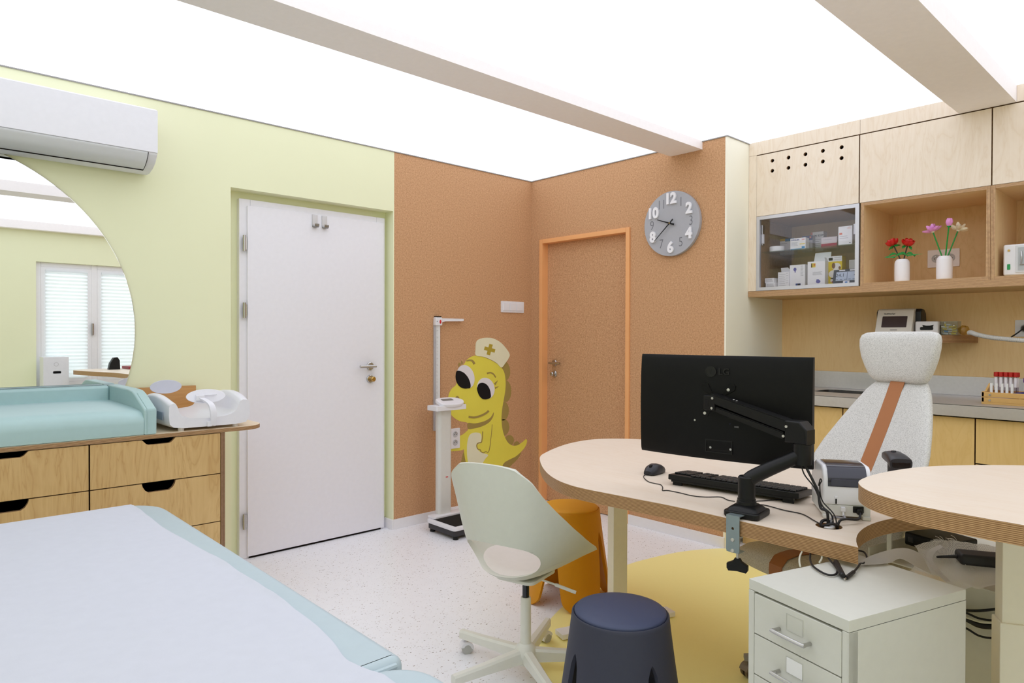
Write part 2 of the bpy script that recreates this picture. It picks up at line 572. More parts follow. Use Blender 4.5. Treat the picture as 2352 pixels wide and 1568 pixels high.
b.box(-4.72, WX0, WY-.25, WY, 0, 2.55); b.box(WX1, .75, WY-.25, WY, 0, 2.55)
b.box(WX0, WX1, WY-.25, WY, 0, WZ0); b.box(WX0, WX1, WY-.25, WY, WZ1, 2.55)
struct('wall_front', b, GREEN, 'yellow-green window wall seen in the round mirror', 'wall')
b = B(); b.box(-4.7, .74, WY, WY+.09, 2.46, 2.55, .004)
struct('trim_1', b, BEAMW, 'white cornice along the top of the window wall', 'trim')

# window in the far wall (visible in the mirror)
win = thing('window_1', 'white two-casement window with pleated blinds reflected in the mirror', 'window', (0, WY, 0), kind='structure')
b = B()
for a, c in ((WX0, WX0+.05), (WX1-.05, WX1), (-2.045, -1.985)): b.box(a, c, -.12, -.04, WZ0, WZ1, .004)
for a, c in ((WX0+.05, -2.045), (-1.985, WX1-.05)):
    b.box(a, c, -.12, -.04, WZ1-.05, WZ1, .004); b.box(a, c, -.12, -.04, WZ0, WZ0+.05, .004)
for a, c in ((WX0+.05, -2.045), (-1.985, WX1-.05)):
    b.plate([(a, WZ0+.05), (c, WZ0+.05), (c, WZ1-.05), (a, WZ1-.05)], [[(a+.05, WZ0+.1), (c-.05, WZ0+.1), (c-.05, WZ1-.1), (a+.05, WZ1-.1)]], -.02, .02, fr((0, -.06, 0), (1, 0, 0), (0, 0, 1), (0, -1, 0)))
b.box(WX0, WX1, -.02, .03, WZ0-.03, WZ0, .004)
obj('window_frame', b, WHITE, win)
BL = blind_mat()
for a, c in ((WX0+.09, -2.085), (-1.945, WX1-.09)):
    b = B(); b.box(a, c, -.09, -.084, WZ0+.1, WZ1-.1)
    obj('window_pane', b, GLASS, win)
    b = B(); nz = 60
    zs = [WZ0+.085+(WZ1-.17-WZ0)*k/nz for k in range(nz+1)]
    t = bmesh.new(); rows = [(t.verts.new((a, -.034+(.016 if k % 2 else 0), z)), t.verts.new((c, -.034+(.016 if k % 2 else 0), z))) for k, z in enumerate(zs)]
    for p, q in zip(rows, rows[1:]): t.faces.new((p[0], p[1], q[1], q[0]))
    b.merge(t); b.box(a, c, -.035, -.012, WZ1-.10, WZ1-.08)
    obj('blind', b, BL, win, flat=True)
b = B(); b.box(-2.045, -2.025, -.04, -.01, 1.3, 1.44, .004)
obj('window_handle', b, CHROME, win)

# beams under the ceiling
b = B(); b.box(-4.72, .004, -1.552, -1.316, 2.497, 2.556)
struct('ceiling_beam', b, BEAMW, 'white ceiling beam ending on the cork wall above the clock', 'beam')
b = B(); b.box(-4.72, .27, -3.129, -2.886, 2.466, 2.556)
struct('ceiling_beam', b, BEAMW, 'white ceiling beam running into the wall cabinets', 'beam')
b = B()
b.box(-4.72, 0, -.006, 0, 2.544, 2.55); b.box(-.006, 0, -1.724, -.006, 2.544, 2.55); b.box(0, .27, -1.730, -1.724, 2.544, 2.55)
struct('trim_2', b, M('grey_profile', (150, 148, 146), .5), 'thin grey edge profile of the stretch ceiling', 'trim')
b = B()
b.box(-1.30, 0, -.012, 0, 0, .066, .002); b.box(-1.313, -1.30, -.012, .1, 0, .066, .002)
b.box(-1.325, -1.30, .088, .10, 0, .066)
struct('baseboard_left', b, WHITE, 'white baseboard along the cork wall by the weighing scale', 'baseboard')
b = B(); b.box(-.012, 0, -1.724, -.985, 0, .066, .002); b.box(-.012, 0, -.105, 0, 0, .066, .002)
struct('baseboard_back', b, WHITE, 'white baseboard along the cork wall behind the desk', 'baseboard')

# white door
d1 = thing('door_1', 'white flush door in a recess of the yellow-green wall', 'door', (-1.8, .05, 0), kind='structure')
def dx(x): return x+1.8
b = B()
b.box(dx(-2.305), dx(-2.24), .015, .05, 0, 2.104, .003); b.box(dx(-1.39), dx(-1.325), .015, .05, 0, 2.104, .003)
b.box(dx(-2.24), dx(-1.39), .015, .05, 2.03, 2.104, .003)
obj('door_frame', b, DOORW, d1)
b = B(); b.box(dx(-2.262), dx(-1.342), 0, .04, .012, 2.066, .003)
obj('door_leaf', b, DOORW, d1)
b = B(); b.box(dx(-2.25), dx(-1.36), .006, .036, .0015, .012)
obj('threshold_shade', b, GAPSHADE, d1)  # solid dark strip painted as the shade under the door leaf
for z0, z1 in ((1.797, 1.889), (1.409, 1.499), (.179, .268)):
    b = B()
    b.cyl((dx(-2.283), -.006, z0), (dx(-2.283), -.006, z1), .009, n=14); b.cyl((dx(-2.283), -.006, (z0+z1)/2-.002), (dx(-2.283), -.006, (z0+z1)/2+.002), .0095, n=14)
    b.box(dx(-2.283), dx(-2.266), -.003, .004, z0+.01, z1-.01)
    obj('hinge', b, CHROME, d1)
def handle(parent, mtx, s, brass=True, lz=0., mat=None):
    """rosette, lever to local -x, lock rosette below; local z = out of the door"""
    mat = mat or CHROME
    b = B(); b.lathe([(0, 0), (.026, 0), (.026, .006), (.022, .009), (0, .009)], 28, mtx)
    b.tube([(0, 0, .006), (0, 0, .045)], .0095, 14, mtx=mtx, smooth=False)
    b.tube([(s*.018, 0, .047), (-s*.10, 0, .047)], .0095, 16, mtx=mtx, smooth=False)
    obj('door_handle', b, mat, parent)
    b = B(); b.lathe([(0, 0), (.026, 0), (.026, .006), (.022, .009), (0, .009)], 28, mtx @ T(0, -.085, 0))
    b.mi = 1 if brass else 0
    b.lathe([(0, .008), (.013, .008), (.013, .02), (.017, .026), (.017, .04), (.012, .046), (0, .046)], 20, mtx @ T(.004, -.085, 0))
    obj('lock_knob', b, [mat, BRASS if brass else mat], parent)
handle(d1, fr((dx(-1.447), 0, 1.106), (1, 0, 0), (0, 0, 1), (0, -1, 0)), 1.)

# coat hooks on the door
for x, lab in ((-1.843, 'steel coat hook on the white door, farther from the door handle'), (-1.778, 'steel coat hook on the white door, nearer the door handle')):
    h = thing('coat_hook', lab, 'hook', (x, .05, 1.985), group='coat hooks on the white door')
    b = B(); b.box(-.017, .017, -.004, 0, 0, .077, .0015); obj('back_plate', b, CHROME, h)
    b = B()
    prof = [(-.004, .012), (-.010, .001), (-.022, -.003), (-.032, .004), (-.034, .018)]
    t = bmesh.new(); P = spline([(0, *p) for p in prof], 5)
    rows = [(t.verts.new((-.015, p.y, p.z)), t.verts.new((.015, p.y, p.z))) for p in P]
    for p, q in zip(rows, rows[1:]): t.faces.new((p[0], p[1], q[1], q[0]))
    bmesh.ops.solidify(t, geom=list(t.faces), thickness=.003)
    b.merge(t); obj('hook_curl', b, CHROME, h)

# cork door with orange wood frame
ORANGE = M('orange_wood', (232, 170, 114), .45, vs=8, var=.06)
d2 = thing('door_2', 'cork-clad door in an orange wooden frame beside the clock', 'door', (0, -.54, 0), kind='structure')
b = B()
def dy(y): return y+.54
for y0, y1, z0, z1 in ((-.136, -.103, 0, 2.07), (-.988, -.955, 0, 2.07), (-.955, -.136, 2.037, 2.07)):
    b.box(-.012, .055, dy(y0), dy(y1), z0, z1, .002)
obj('door_frame', b, ORANGE, d2)
b = B(); b.box(.052, .09, dy(-.956), dy(-.135), .006, 2.038)
obj('door_leaf', b, CORK, d2)
handle(d2, fr((.052, dy(-.215), 1.098), (0, -1, 0), (0, 0, 1), (-1, 0, 0)), -1., False)

# ------------------------------------------------------------------ things on wall A
ac = thing('air_conditioner', 'white split air conditioner high on the yellow-green wall', 'air conditioner', (-3.24, 0, 2.14))
b = B()
prof = [(-.013, .30), (-.16, .30), (-.19, .296), (-.2, .285), (-.2, .074), (-.194, .066), (-.165, .034), (-.12, .012), (-.06, 0), (-.013, 0)]
b.prism(prof, -.43, .43, fr((0, 0, 0), (0, 1, 0), (0, 0, 1), (1, 0, 0)), bev=.004)
obj('housing', b, PLW, ac)
b = B()
b.prism([(-.2005, .078), (-.206, .078), (-.206, .287), (-.2005, .287)], -.4295, .4295, fr((0, 0, 0), (0, 1, 0), (0, 0, 1), (1, 0, 0)), bev=.002)
obj('front_panel', b, PLW, ac)
b = B()
arc = spline([(-.2035, .073), (-.198, .062), (-.172, .032), (-.140, .013), (-.112, .004)], 4)
inn = [p+Vector((.006, .007)) for p in arc]
b.prism([(p.x, p.y) for p in arc]+[(p.x, p.y) for p in inn[::-1]], -.43, .385, fr((0, 0, 0), (0, 1, 0), (0, 0, 1), (1, 0, 0)))
obj('louvre_flap', b, M('flap_grey', (214, 216, 220), .4), ac)
b = B()
b.box(-.43, .387, -.1135, -.105, .001, .008)
P2 = [p+Vector((.0035, .004)) for p in arc]
b.prism([(p.x, p.y) for p in arc]+[(p.x, p.y) for p in P2[::-1]], .385, .388, fr((0, 0, 0), (0, 1, 0), (0, 0, 1), (1, 0, 0)))
obj('flap_shade', b, GAPSHADE, ac)  # dark strips colour in the shade along the flap joint
b = B(); b.box(-.36, -.30, -.104, -.098, .0, .0045); obj('display_strip', b, M('grey_print', (150, 152, 158), .5), ac)

MIRM = NT('mirror_silver'); _n = MIRM.noise(MIRM.coords(), 5, 1)
MIRM.bsdf(MIRM.mix(_n, (.90, .915, .90), (.92, .93, .915)), .004, 1.0, .5)
mr = thing('round_mirror', 'large round frameless mirror on the wall under the air conditioner', 'mirror', (-3.744, 0, 1.329))
b = B(); b.prism(ring(0, 0, .878, n=128), .004, .009, onA(0, 0), bev=.0015); obj('mirror_glass', b, MIRM.m, mr, flat=True)
b = B(); b.prism(ring(0, 0, .868, n=96), .0, .004, onA(0, 0)); obj('backing', b, M('mirror_back', (120, 120, 118), .6), mr)

sw = thing('light_switch', 'white triple light switch on the cork wall above the dinosaur painting', 'light switch', (-.206, 0, 1.535))
b = B(); b.prism(rrect(-.121, .121, -.044, .044, .006), 0, .008, onA(0, 0), bev=.002); obj('cover_frame', b, PLW, sw)
for k in (-1, 0, 1):
    b = B(); b.box(k*.071-.033, k*.071+.033, -.013, -.006, -.028, .030, .003); b.box(k*.071-.033, k*.071+.033, -.0095, -.008, -.0345, -.0295)
    obj('rocker', b, PLW, sw)

def socket_face(b, mtx, r=.02):
    b.mi = 1; b.lathe([(0, .001), (r, .001), (r, .0035), (r+.0015, .0035), (r+.0015, 0), (0, 0)], 24, mtx)
    b.mi = 2
    for q in ((-.009, -.001), (.009, -.001)): b.cyl((q[0], q[1], .001), (q[0], q[1], .0025), .0028, n=10, mtx=mtx)
    b.mi = 3; b.cyl((0, .011, .001), (0, .011, .012), .0026, n=10, mtx=mtx)
    b.mi = 0
GREYP = M('socket_recess', (190, 190, 194), .5)
so = thing('power_socket', 'white upright double socket on the cork wall by the weighing scale', 'power socket', (-.775, 0, .563))
b = B(); b.prism(rrect(-.044, .044, -.073, .073, .005), 0, .010, onA(0, 0), bev=.002)
obj('cover_plate', b, PLW, so)
for z in (.03, -.03):
    b = B(); socket_face(b, onA(.0, z, -.0095)); obj('outlet', b, [PLW, GREYP, BLACK, CHROME], so)

# ------------------------------------------------------------------ painted dinosaur nurse on the cork wall
mu = thing('wall_painting', 'yellow cartoon dinosaur with a nurse cap painted on the cork wall', 'wall painting', (-.45, 0, .3))
def zp(p): 
    q = at(900+p[0]/3.409, 640+p[1]/3.409, 'y', 0.)
    return (q.x+.45, q.z-.3)
YEL = M('paint_yellow', (224, 214, 84), .75, spec=.2, vs=6, var=.05)
OLV = M('paint_olive', (158, 138, 78), .8, spec=.2, vs=8, var=.05)
CRM = M('paint_cream', (226, 224, 196), .8, spec=.2, vs=9, var=.05)
GLD = M('paint_gold', (176, 156, 58), .8, spec=.2)
WHP = M('paint_white', (224, 222, 228), .75, spec=.2, vs=20)
BKP = M('paint_black', (24, 22, 24), .7, spec=.2)
LAY = [0]
def paint(name, shapes, mat, split=False):
    LAY[0] += 1
    if split:
        for sh in shapes:
            LAY[0] -= 1; paint(name, [sh], mat)
        return
    d = .0004*LAY[0]
    b = B()
    for sh in shapes:
        b.prism([zp(p) for p in sh], .0002, d+.0003, fr((0, 0, 0), (1, 0, 0), (0, 0, 1), (0, -1, 0)))
    return obj(name, b, mat, mu, flat=True)
def sp2(pts, n=6): return [(p.x, p.y) for p in spline([(x, y, 0) for x, y in pts], n, True)]
def stroke(pts, w):
    P = [Vector((x, y)) for x, y in pts]; Q = [Vector(p[:2]) for p in spline([(x, y, 0) for x, y in pts], 6)]
    L, Rr = [], []
    for i, p in enumerate(Q):
        d = (Q[min(i+1, len(Q)-1)]-Q[max(i-1, 0)]).normalized(); n = Vector((-d.y, d.x))
        ww = (w(i/(len(Q)-1)) if callable(w) else w)/2
        L.append(tuple(p+n*ww)); Rr.append(tuple(p-n*ww))
    return L+Rr[::-1]
def el(cx, cy, rx, ry, a=0): 
    return [(cx+rx*math.cos(t)*math.cos(a)-ry*math.sin(t)*math.sin(a), cy+rx*math.cos(t)*math.sin(a)+ry*math.sin(t)*math.cos(a)) for t in [2*PI*k/36 for k in range(36)]]
for _k, _sh in enumerate([el(880, 720, 46, 78, -.1), el(893, 880, 42, 84), el(874, 1035, 42, 74, .05), el(872, 1165, 48, 66, .1), el(920, 1265, 36, 42), el(978, 1298, 24, 26),
      sp2([(862, 1440), (930, 1400), (1010, 1360), (985, 1410), (940, 1455), (895, 1500), (850, 1510)]), sp2([(545, 1420), (570, 1340), (600, 1430), (590, 1500), (535, 1470)])]):
    LAY[0] = 0; paint('back_plate' if _k < 6 else 'painted_shade', [_sh], OLV)
paint('body', [sp2([(565, 668), (582, 640), (612, 615), (650, 602), (700, 607), (760, 630), (815, 660), (855, 692), (880, 735), (890, 800), (888, 870), (875, 950), (863, 1020), (858, 1100), (866, 1180), (885, 1240), (910, 1283), (945, 1305), (985, 1302), (1020, 1280), (1050, 1255), (1058, 1272), (1046, 1310), (1015, 1350), (970, 1390), (920, 1415), (880, 1440), (862, 1480), (858, 1560), (845, 1680), (720, 1700), (600, 1660), (588, 1560), (590, 1480), (575, 1420), (565, 1360), (563, 1335), (545, 1343), (500, 1347), (440, 1351), (400, 1350), (400, 1232), (440, 1231), (500, 1236), (545, 1224), (578, 1200), (597, 1176), (596, 1130), (530, 1113), (480, 1082), (452, 1043), (439, 1000), (439, 950), (447, 900), (467, 862), (505, 825), (512, 760), (530, 700)], 5)], YEL)
paint('chin_shadow', [sp2([(596, 1129), (650, 1132), (722, 1115), (772, 1085), (797, 1045), (790, 1085), (757, 1127), (700, 1157), (640, 1172), (596, 1174)], 4)], OLV)
paint('belly', [sp2([(598, 1245), (615, 1216), (650, 1203), (690, 1210), (701, 1240), (692, 1285), (663, 1300), (668, 1332), (700, 1360), (752, 1378), (728, 1412), (708, 1455), (690, 1560), (600, 1560), (596, 1450), (588, 1380), (588, 1300)], 5)], CRM)
paint('arm_outline', [stroke([(711, 1195), (708, 1240), (702, 1278)], 7), stroke([(702, 1280), (672, 1288), (663, 1308), (672, 1332), (690, 1338), (697, 1352), (715, 1362), (735, 1352), (752, 1358), (764, 1330), (772, 1270), (780, 1200), (785, 1140)], lambda t: 9-5*t)], OLV, True)
paint('nostril', [el(511, 941, 17, 23), el(560, 995, 17, 22)], OLV, True)
paint('mouth', [stroke([(600, 1080), (645, 1085), (695, 1072), (735, 1052), (757, 1033)], 15)], OLV)
paint('eyebrow', [stroke([(583, 643), (610, 637), (632, 645), (645, 668)], lambda t: 8+10*t), stroke([(744, 740), (772, 735), (795, 747), (812, 772)], lambda t: 12-4*t)], OLV, True)
paint('eyelash', [[(540, 668), (523, 655), (520, 690)], [(556, 660), (543, 640), (545, 672)], [(800, 818), (828, 796), (808, 832)], [(806, 848), (834, 842), (808, 862)]], OLV, True)
paint('eye_white', [el(577, 767, 66, 94, -.28)], WHP)
paint('eye_white', [el(734, 858, 67, 84, -.22)], WHP)
paint('pupil', [sp2([(507, 724), (530, 721), (563, 737), (592, 770), (611, 815), (612, 852), (590, 858), (556, 857), (525, 838), (504, 800), (499, 760)])], BKP)
paint('pupil', [sp2([(684, 818), (712, 814), (742, 830), (762, 862), (771, 900), (770, 928), (745, 941), (712, 941), (684, 915), (667, 870), (669, 838)])], BKP)
paint('nurse_cap', [sp2([(657, 600), (654, 550), (659, 498), (682, 474), (730, 462), (790, 467), (850, 500), (895, 550), (919, 592), (910, 624), (885, 660), (855, 694), (818, 660), (770, 632), (715, 610)])], CRM)
def cross(cx, cy, a, l, w_):
    pts = [(-w_, -l), (w_, -l), (w_, -w_), (l, -w_), (l, w_), (w_, w_), (w_, l), (-w_, l), (-w_, w_), (-l, w_), (-l, -w_), (-w_, -w_)]
    return [(cx+x*math.cos(a)-y*math.sin(a), cy+x*math.sin(a)+y*math.cos(a)) for x, y in pts]
paint('cap_cross', [cross(762, 554, .26, 43, 14)], GLD)

# ------------------------------------------------------------------ weighing scale and height rod
ws = thing('column_scale', 'white column scale with black platform standing by the cork wall', 'weighing scale', (-1.0, -.33, 0))
b = B(); b.prism(rrect(-.15, .15, -.155, .14, .02), .022, .058, bev=.004); obj('platform_base', b, M('scale_dark', (52, 50, 54), .5), ws)
b = B(); b.prism(rrect(-.158, .158, -.163, .145, .024), .058, .084, bev=.006); obj('platform_rim', b, PLW, ws)
b = B(); b.prism(rrect(-.135, .15, -.142, .10, .01), .084, .0885, bev=.002); obj('rubber_mat', b, RUBBER, ws)
for x in (-.125, .125):
    for y in (-.135, .115):
        b = B(); b.cyl((x, y, 0), (x, y, .022), .019, .017, 18); obj('foot', b, BLACK, ws)
b = B(); b.prism(rrect(-.135, .15, .075, .165, .012), .084, .10, bev=.004); obj('column_base', b, PLW, ws)
b = B(); b.prism(rrect(-.075, .035, .11, .165, .02), .095, .805, bev=.002); obj('column', b, PLG, ws)
b = B(); b.box(-.02, .0, .1090, .1102, .345, .352); obj('red_print', b, M('red_print', (196, 70, 70), .5), ws)
b = B(); b.prism(rrect(-.125, .13, .07, .185, .01), .805, .838, bev=.003)
b.box(-.11, -.05, .09, .16, .838, .8395); obj('display_tray', b, PLW, ws)
tilt = T(.02, .12, .855) @ RX(R(18))
b = B(); b.prism([(p.x, p.y) for p in spline([(-.10, -.02, 0), (-.09, .045, 0), (-.02, .06, 0), (.07, .05, 0), (.112, 0, 0), (.07, -.055, 0), (-.02, -.065, 0), (-.085, -.05, 0)], 6, True)], -.012, .012, tilt, bev=.006, seg=3)
obj('display_head', b, PLW, ws)
b = B(); b.prism(rrect(-.06, .035, -.0, .034, .008), .0121, .0128, tilt); obj('display_screen', b, M('lcd_grey', (118, 120, 118), .3), ws)

hr = thing('height_rod', 'grey wall-mounted height rod with folded measuring arm behind the column scale', 'height rod', (-.94, 0, .636))
b = B(); b.box(-.021, .021, -.02, 0, 0, .78, .003); b.box(-.028, -.021, -.012, 0, 0, .78); obj('rail', b, ALU, hr)
b = B(); b.box(-.014, .018, -.0212, -.02, .05, .77)
obj('scale_strip', b, M('strip_white', (220, 222, 224), .5), hr)
b = B()
for k in range(70): b.box(-.012, -.012+(.012 if k % 5 == 0 else .007), -.0217, -.0211, .06+k*.01, .0615+k*.01)
obj('graduation', b, M('tick_grey', (110, 112, 116), .6), hr)
b = B(); b.box(-.03, .03, -.035, 0, .745, .805, .008); b.mi = 1; b.box(-.022, .022, -.032, -.002, .804, .811, .002)
b.mi = 2; b.ell((.010, -.036, .772), .008, .003, .014); b.mi = 1; b.cyl((-.018, -.035, .775), (-.018, -.0365, .775), .003)
obj('slider_head', b, [PLW, BLACK, M('red_mark', (200, 40, 44), .5)], hr)
b = B()
b.loft([[(x, -.03, .785-.012*s), (x, -.012, .785-.012*s), (x, -.012, .797), (x, -.03, .797)] for x, s in ((.02, 1.6), (.06, .7), (.21, .45), (.225, .2))])
obj('measuring_arm', b, PLW, hr)

# ------------------------------------------------------------------ plywood drawer chest with changing mat and baby scale
DZT = .88
ch = thing('drawer_chest', 'birch plywood drawer chest with long worktop under the round mirror', 'drawer chest', (-3.2, -.35, 0))
YF = -.35      # local y of the fronts (world -.70)
b = B(); b.prism(rrect(-.56, .737, YF-.004, .338, (0, .11, .02, 0), 8), DZT-.018, DZT, bev=.0008)
obj('top', b, ply('birch_top', (238, 222, 196), (224, 202, 168), 'z', 'x', lay=.0024), ch)
b = B(); b.box(.52, .539, YF, .338, 0, DZT-.018); obj('side_panel', b, ply('birch_side', (222, 190, 132), (196, 156, 98), 'x', 'z', lay=.0024, plys=((112, 84, 62), (164, 130, 100))), ch)
b = B(); b.box(-.56, -.542, YF, .338, 0, DZT-.018); obj('side_panel', b, BIRCHY, ch)
b = B(); b.box(-.011, .009, YF+.022, .33, .02, DZT-.02); b.box(-.54, .518, .30, .32, .02, DZT-.02); b.box(-.54, .518, YF+.03, .3, 0, .02)
obj('carcass', b, GAPSHADE, ch)  # carcass coloured near-black for the shade behind the drawer fronts
zl = [(.675, .8585), (.455, .671), (.235, .451), (.012, .231)]
for ci, (x0, x1) in enumerate(((.0, .517), (-.54, -.006))):
    xc = (x0+x1)/2
    for ri, (z0, z1) in enumerate(zl):
        D = .040 if ri else .030
        hw = .067
        out = [(x0, z0), (x1, z0), (x1, z1), (xc+hw, z1)]
        cut = [(xc+hw, z1-.004), (xc+hw-.003, z1-.015), (xc+hw-.012, z1-D+.010), (xc+hw-.026, z1-D), (xc-hw+.026, z1-D), (xc-hw+.012, z1-D+.010), (xc-hw+.003, z1-.015), (xc-hw, z1-.004)]
        if ri == 0: cut = [(xc+hw, z1), (xc+hw-.016, z1-.017), (xc+hw-.026, z1-.022), (xc-hw+.026, z1-.022), (xc-hw+.016, z1-.017), (xc-hw, z1)]
        out += cut+[(xc-hw, z1), (x0, z1)] if ri else cut+[(x0, z1)]
        b = B(); b.prism(out, 0, .018, fr((0, YF, 0), (1, 0, 0), (0, 0, 1), (0, -1, 0)) @ T(0, 0, -.018))
        obj('drawer', b, BIRCHY, ch)
b = B(); b.box(-.56, .625, .318, .338, DZT, 1.036, .001); obj('upstand', b, ply('birch_upstand', (206, 160, 104), (178, 128, 74), 'y', 'x'), ch)

mt = thing('changing_mat', 'mint green padded changing mat with raised edges on the drawer chest', 'changing mat', (-3.33, -.36, DZT))
def puff(x0, x1, y0, y1, z0, z1, r=.03, crown=.0):
    b = B(); b.box(x0, x1, y0, y1, z0, z1, r, 4)
    for v in b.bm.verts:
        u = (v.co.x-(x0+x1)/2)/((x1-x0)/2); q = (v.co.y-(y0+y1)/2)/((y1-y0)/2)
        if v.co.z > (z0+z1)/2: v.co.z += crown*(1-u*u)*(1-q*q)
    return b
b = B()
rows = []
for k in range(25):
    x = -.37+.70*k/24
    u = 2*k/24-1; cr = .012*(1-abs(u)**4)
    rows.append([(x, -.335, .002), (x, -.340, .05), (x, -.335, .072+cr*.5), (x, -.315, .092+cr), (x, -.28, .100+cr), (x, -.15, .106+cr), (x, .1, .108+cr), (x, .27, .108+cr*.3), (x, .27, .002)])
b.loft(rows); obj('base_pad', b, VINYL if False else MINT, mt, ang=60)
b = B(); b.box(-.37, .33, .265, .325, .002, .178, .014, 4); b.mi = 0
b.tube([(-.36, .278, .178), (.32, .278, .178)], .0022, 6, smooth=False); obj('rear_bolster', b, MINT, mt)
for s, lx in ((1, .355), (-1, -.395)):
    pf = [(-.338, .002), (-.340, .10), (-.335, .112), (-.18, .168), (-.14, .178), (-.08, .182), (.30, .182), (.322, .172), (.325, .16), (.325, .002)]
    b = B(); b.prism(pf, -.026, .026, fr((lx, 0, 0), (0, 1, 0), (0, 0, 1), (1, 0, 0)), bev=.008, seg=3)
    sl = [(lx-.026*s+.0, y-.0015*0, z) for y, z in ((-.3405, .012), (-.3425, .10), (-.337, .113), (-.18, .1695))]
    b.tube([(lx-.012*s, -.3405, .006), (lx-.012*s, -.3425, .098), (lx-.012*s, -.335, .1135), (lx-.012*s, -.18, .170)], .0012, 5, smooth=False)
    obj('side_bolster', b, MINT, mt)

bs = thing('baby_scale', 'white baby scale with oval end rests on the right end of the drawer chest', 'baby scale', (-2.72, -.39, DZT))
BW = M('scale_white', (226, 226, 234), .3)
def wallz(t): return .122+.040*math.sin(PI*min(1, t*1.15+.04))*(1-.2*t)
def sec(t):
    y = -.30+.56*t
    h = wallz(t)
    fl = .052 if t > .06 else .058
    pin = 1-.05*abs(2*t-1)**4
    pts = [(-.184, .035), (-.188, .07), (-.187, h-.016), (-.180, h-.004), (-.168, h), (-.157, h-.004), (-.150, h-.018), (-.143, .085), (-.128, fl+.010), (-.095, fl), (0, fl-.006), (.075, fl), (.102, fl+.008), (.120, .08), (.131, h-.026), (.140, h-.007), (.154, h-.001), (.176, h-.003), (.187, h-.016), (.189, .075), (.186, .045), (.168, .02), (.12, .014), (-.12, .014), (-.167, .02)]
    return [(x*pin, y, z) for x, z in pts]
b = B(); b.loft([sec(k/20) for k in range(21)])
b2 = b
obj('tray', b, BW, bs, ang=50)
for x in (-.12, .12):
    for y in (-.27, .22):
        b = B(); b.cyl((x, y, 0), (x, y, .018), .013, n=14); obj('foot', b, PLW, bs)
b = B(); b.box(-.1885, -.186, -.24, -.06, .05, .085); obj('rating_plate', b, M('plate_grey', (150, 160, 176), .5), bs)
for (y, z, tl, nm, rx, rz, xo) in ((-.235, .146, -20, 'front', .088, .034, .0), (.22, .166, 12, 'rear', .075, .036, -.045)):
    b = B(); mtx = T(xo, y, z) @ RX(R(90+tl))
    b.prism(ring(0, 0, rx, rz, 40), -.003, .003, mtx, bev=.002)
    obj('end_rest', b, M('rest_white', (206, 208, 220), .3) if nm == 'rear' else BW, bs)
b = B()
P = spline([(.005, -.316, .018), (.006, -.322, .05), (.004, -.318, .09), (-.002, -.300, .118), (-.022, -.262, .138), (-.03, -.245, .14)], 6)
b.loft([[(p.x-.013, p.y, p.z+.002), (p.x+.013, p.y, p.z), (p.x+.013, p.y+.012, p.z-.006), (p.x-.013, p.y+.012, p.z-.004)] for p in P])
b.box(-.05, -.012, -.256, -.243, .128, .152, .003); b.box(-.05, .045, -.25, -.243, .150, .155, .002)
b.box(-.02, .0, -.316, -.30, .014, .038, .002)
obj('measuring_bracket', b, BW, bs)

# ------------------------------------------------------------------ examination couch and paper sheet
cz = .66
co = thing('examination_couch', 'pale blue upholstered examination couch in the foreground', 'examination couch', (-3.36, -2.2, 0))
def cushion(x0, x1, y0, y1, rs):
    b = B(); b.prism(rrect(x0, x1, y0, y1, rs, 9), cz-.085, cz, bev=.022, seg=4); return b
b = cushion(-.33, .325, -.542, 1.215, (.02, .02, .17, .17)); obj('long_cushion', b, VINYL, co)
b = cushion(-.33, .330, -1.20, -.548, (.14, .14, .10, .10)); obj('head_cushion', b, VINYL, co)
b = B(); b.tube([(-.31, -.545, cz-.012), (.30, -.545, cz-.012)], .006, 8, smooth=False); obj('hinge_welt', b, VINYL, co)
b = B(); b.box(-.29, .29, -1.1, 1.1, .50, .575, .01); obj('frame', b, WHITE, co)
for x in (-.27, .27):
    for y in (-1.0, .95):
        b = B(); b.box(x-.025, x+.025, y-.025, y+.025, .0, .50, .004); obj('leg', b, WHITE, co)
edge = [(-3.123, -1.03), (-3.123, -1.232), (-3.126, -1.45), (-3.108, -1.775), (-3.100, -2.169), (-3.102, -2.424), (-3.115, -2.578), (-3.136, -2.689), (-3.122, -2.749), (-3.113, -2.82), (-3.12, -3.0), (-3.12, -3.3)]
ed = spline([(x, y, 0) for x, y in edge], 6)
def edx(y):
    for p, q in zip(ed, ed[1:]):
        if q.y <= y <= p.y: return p.x+(q.x-p.x)*(y-p.y)/(q.y-p.y-1e-9)
    return ed[0].x if y > ed[0].y else ed[-1].x
from mathutils import noise as mnoise
def pap(u, v):
    y = -1.006-2.3*v
    x = -3.675+(edx(y)+3.675)*u
    z = cz+.0022+.0022*(mnoise.noise(Vector((x*9, y*5, 0)))+.6*mnoise.noise(Vector((x*22+y*9, y*16, 3))))
    dd = abs(y+2.745)
    if dd < .05: z -= .004*(1-dd/.05)
    z += .010*max(0, u-.97)/.03*max(0, mnoise.noise(Vector((1.3, y*6, 7))))
    if v < .012: z -= .012*(1-v/.012)
    return (x, y, max(z, cz+.0008) if dd > .05 else z+.002)
b = B(); b.grid(pap, 46, 170)
tag(obj('couch_paper', b, PAPER, None, ang=80), 'white disposable paper sheet lying on the pale blue couch', 'paper sheet')

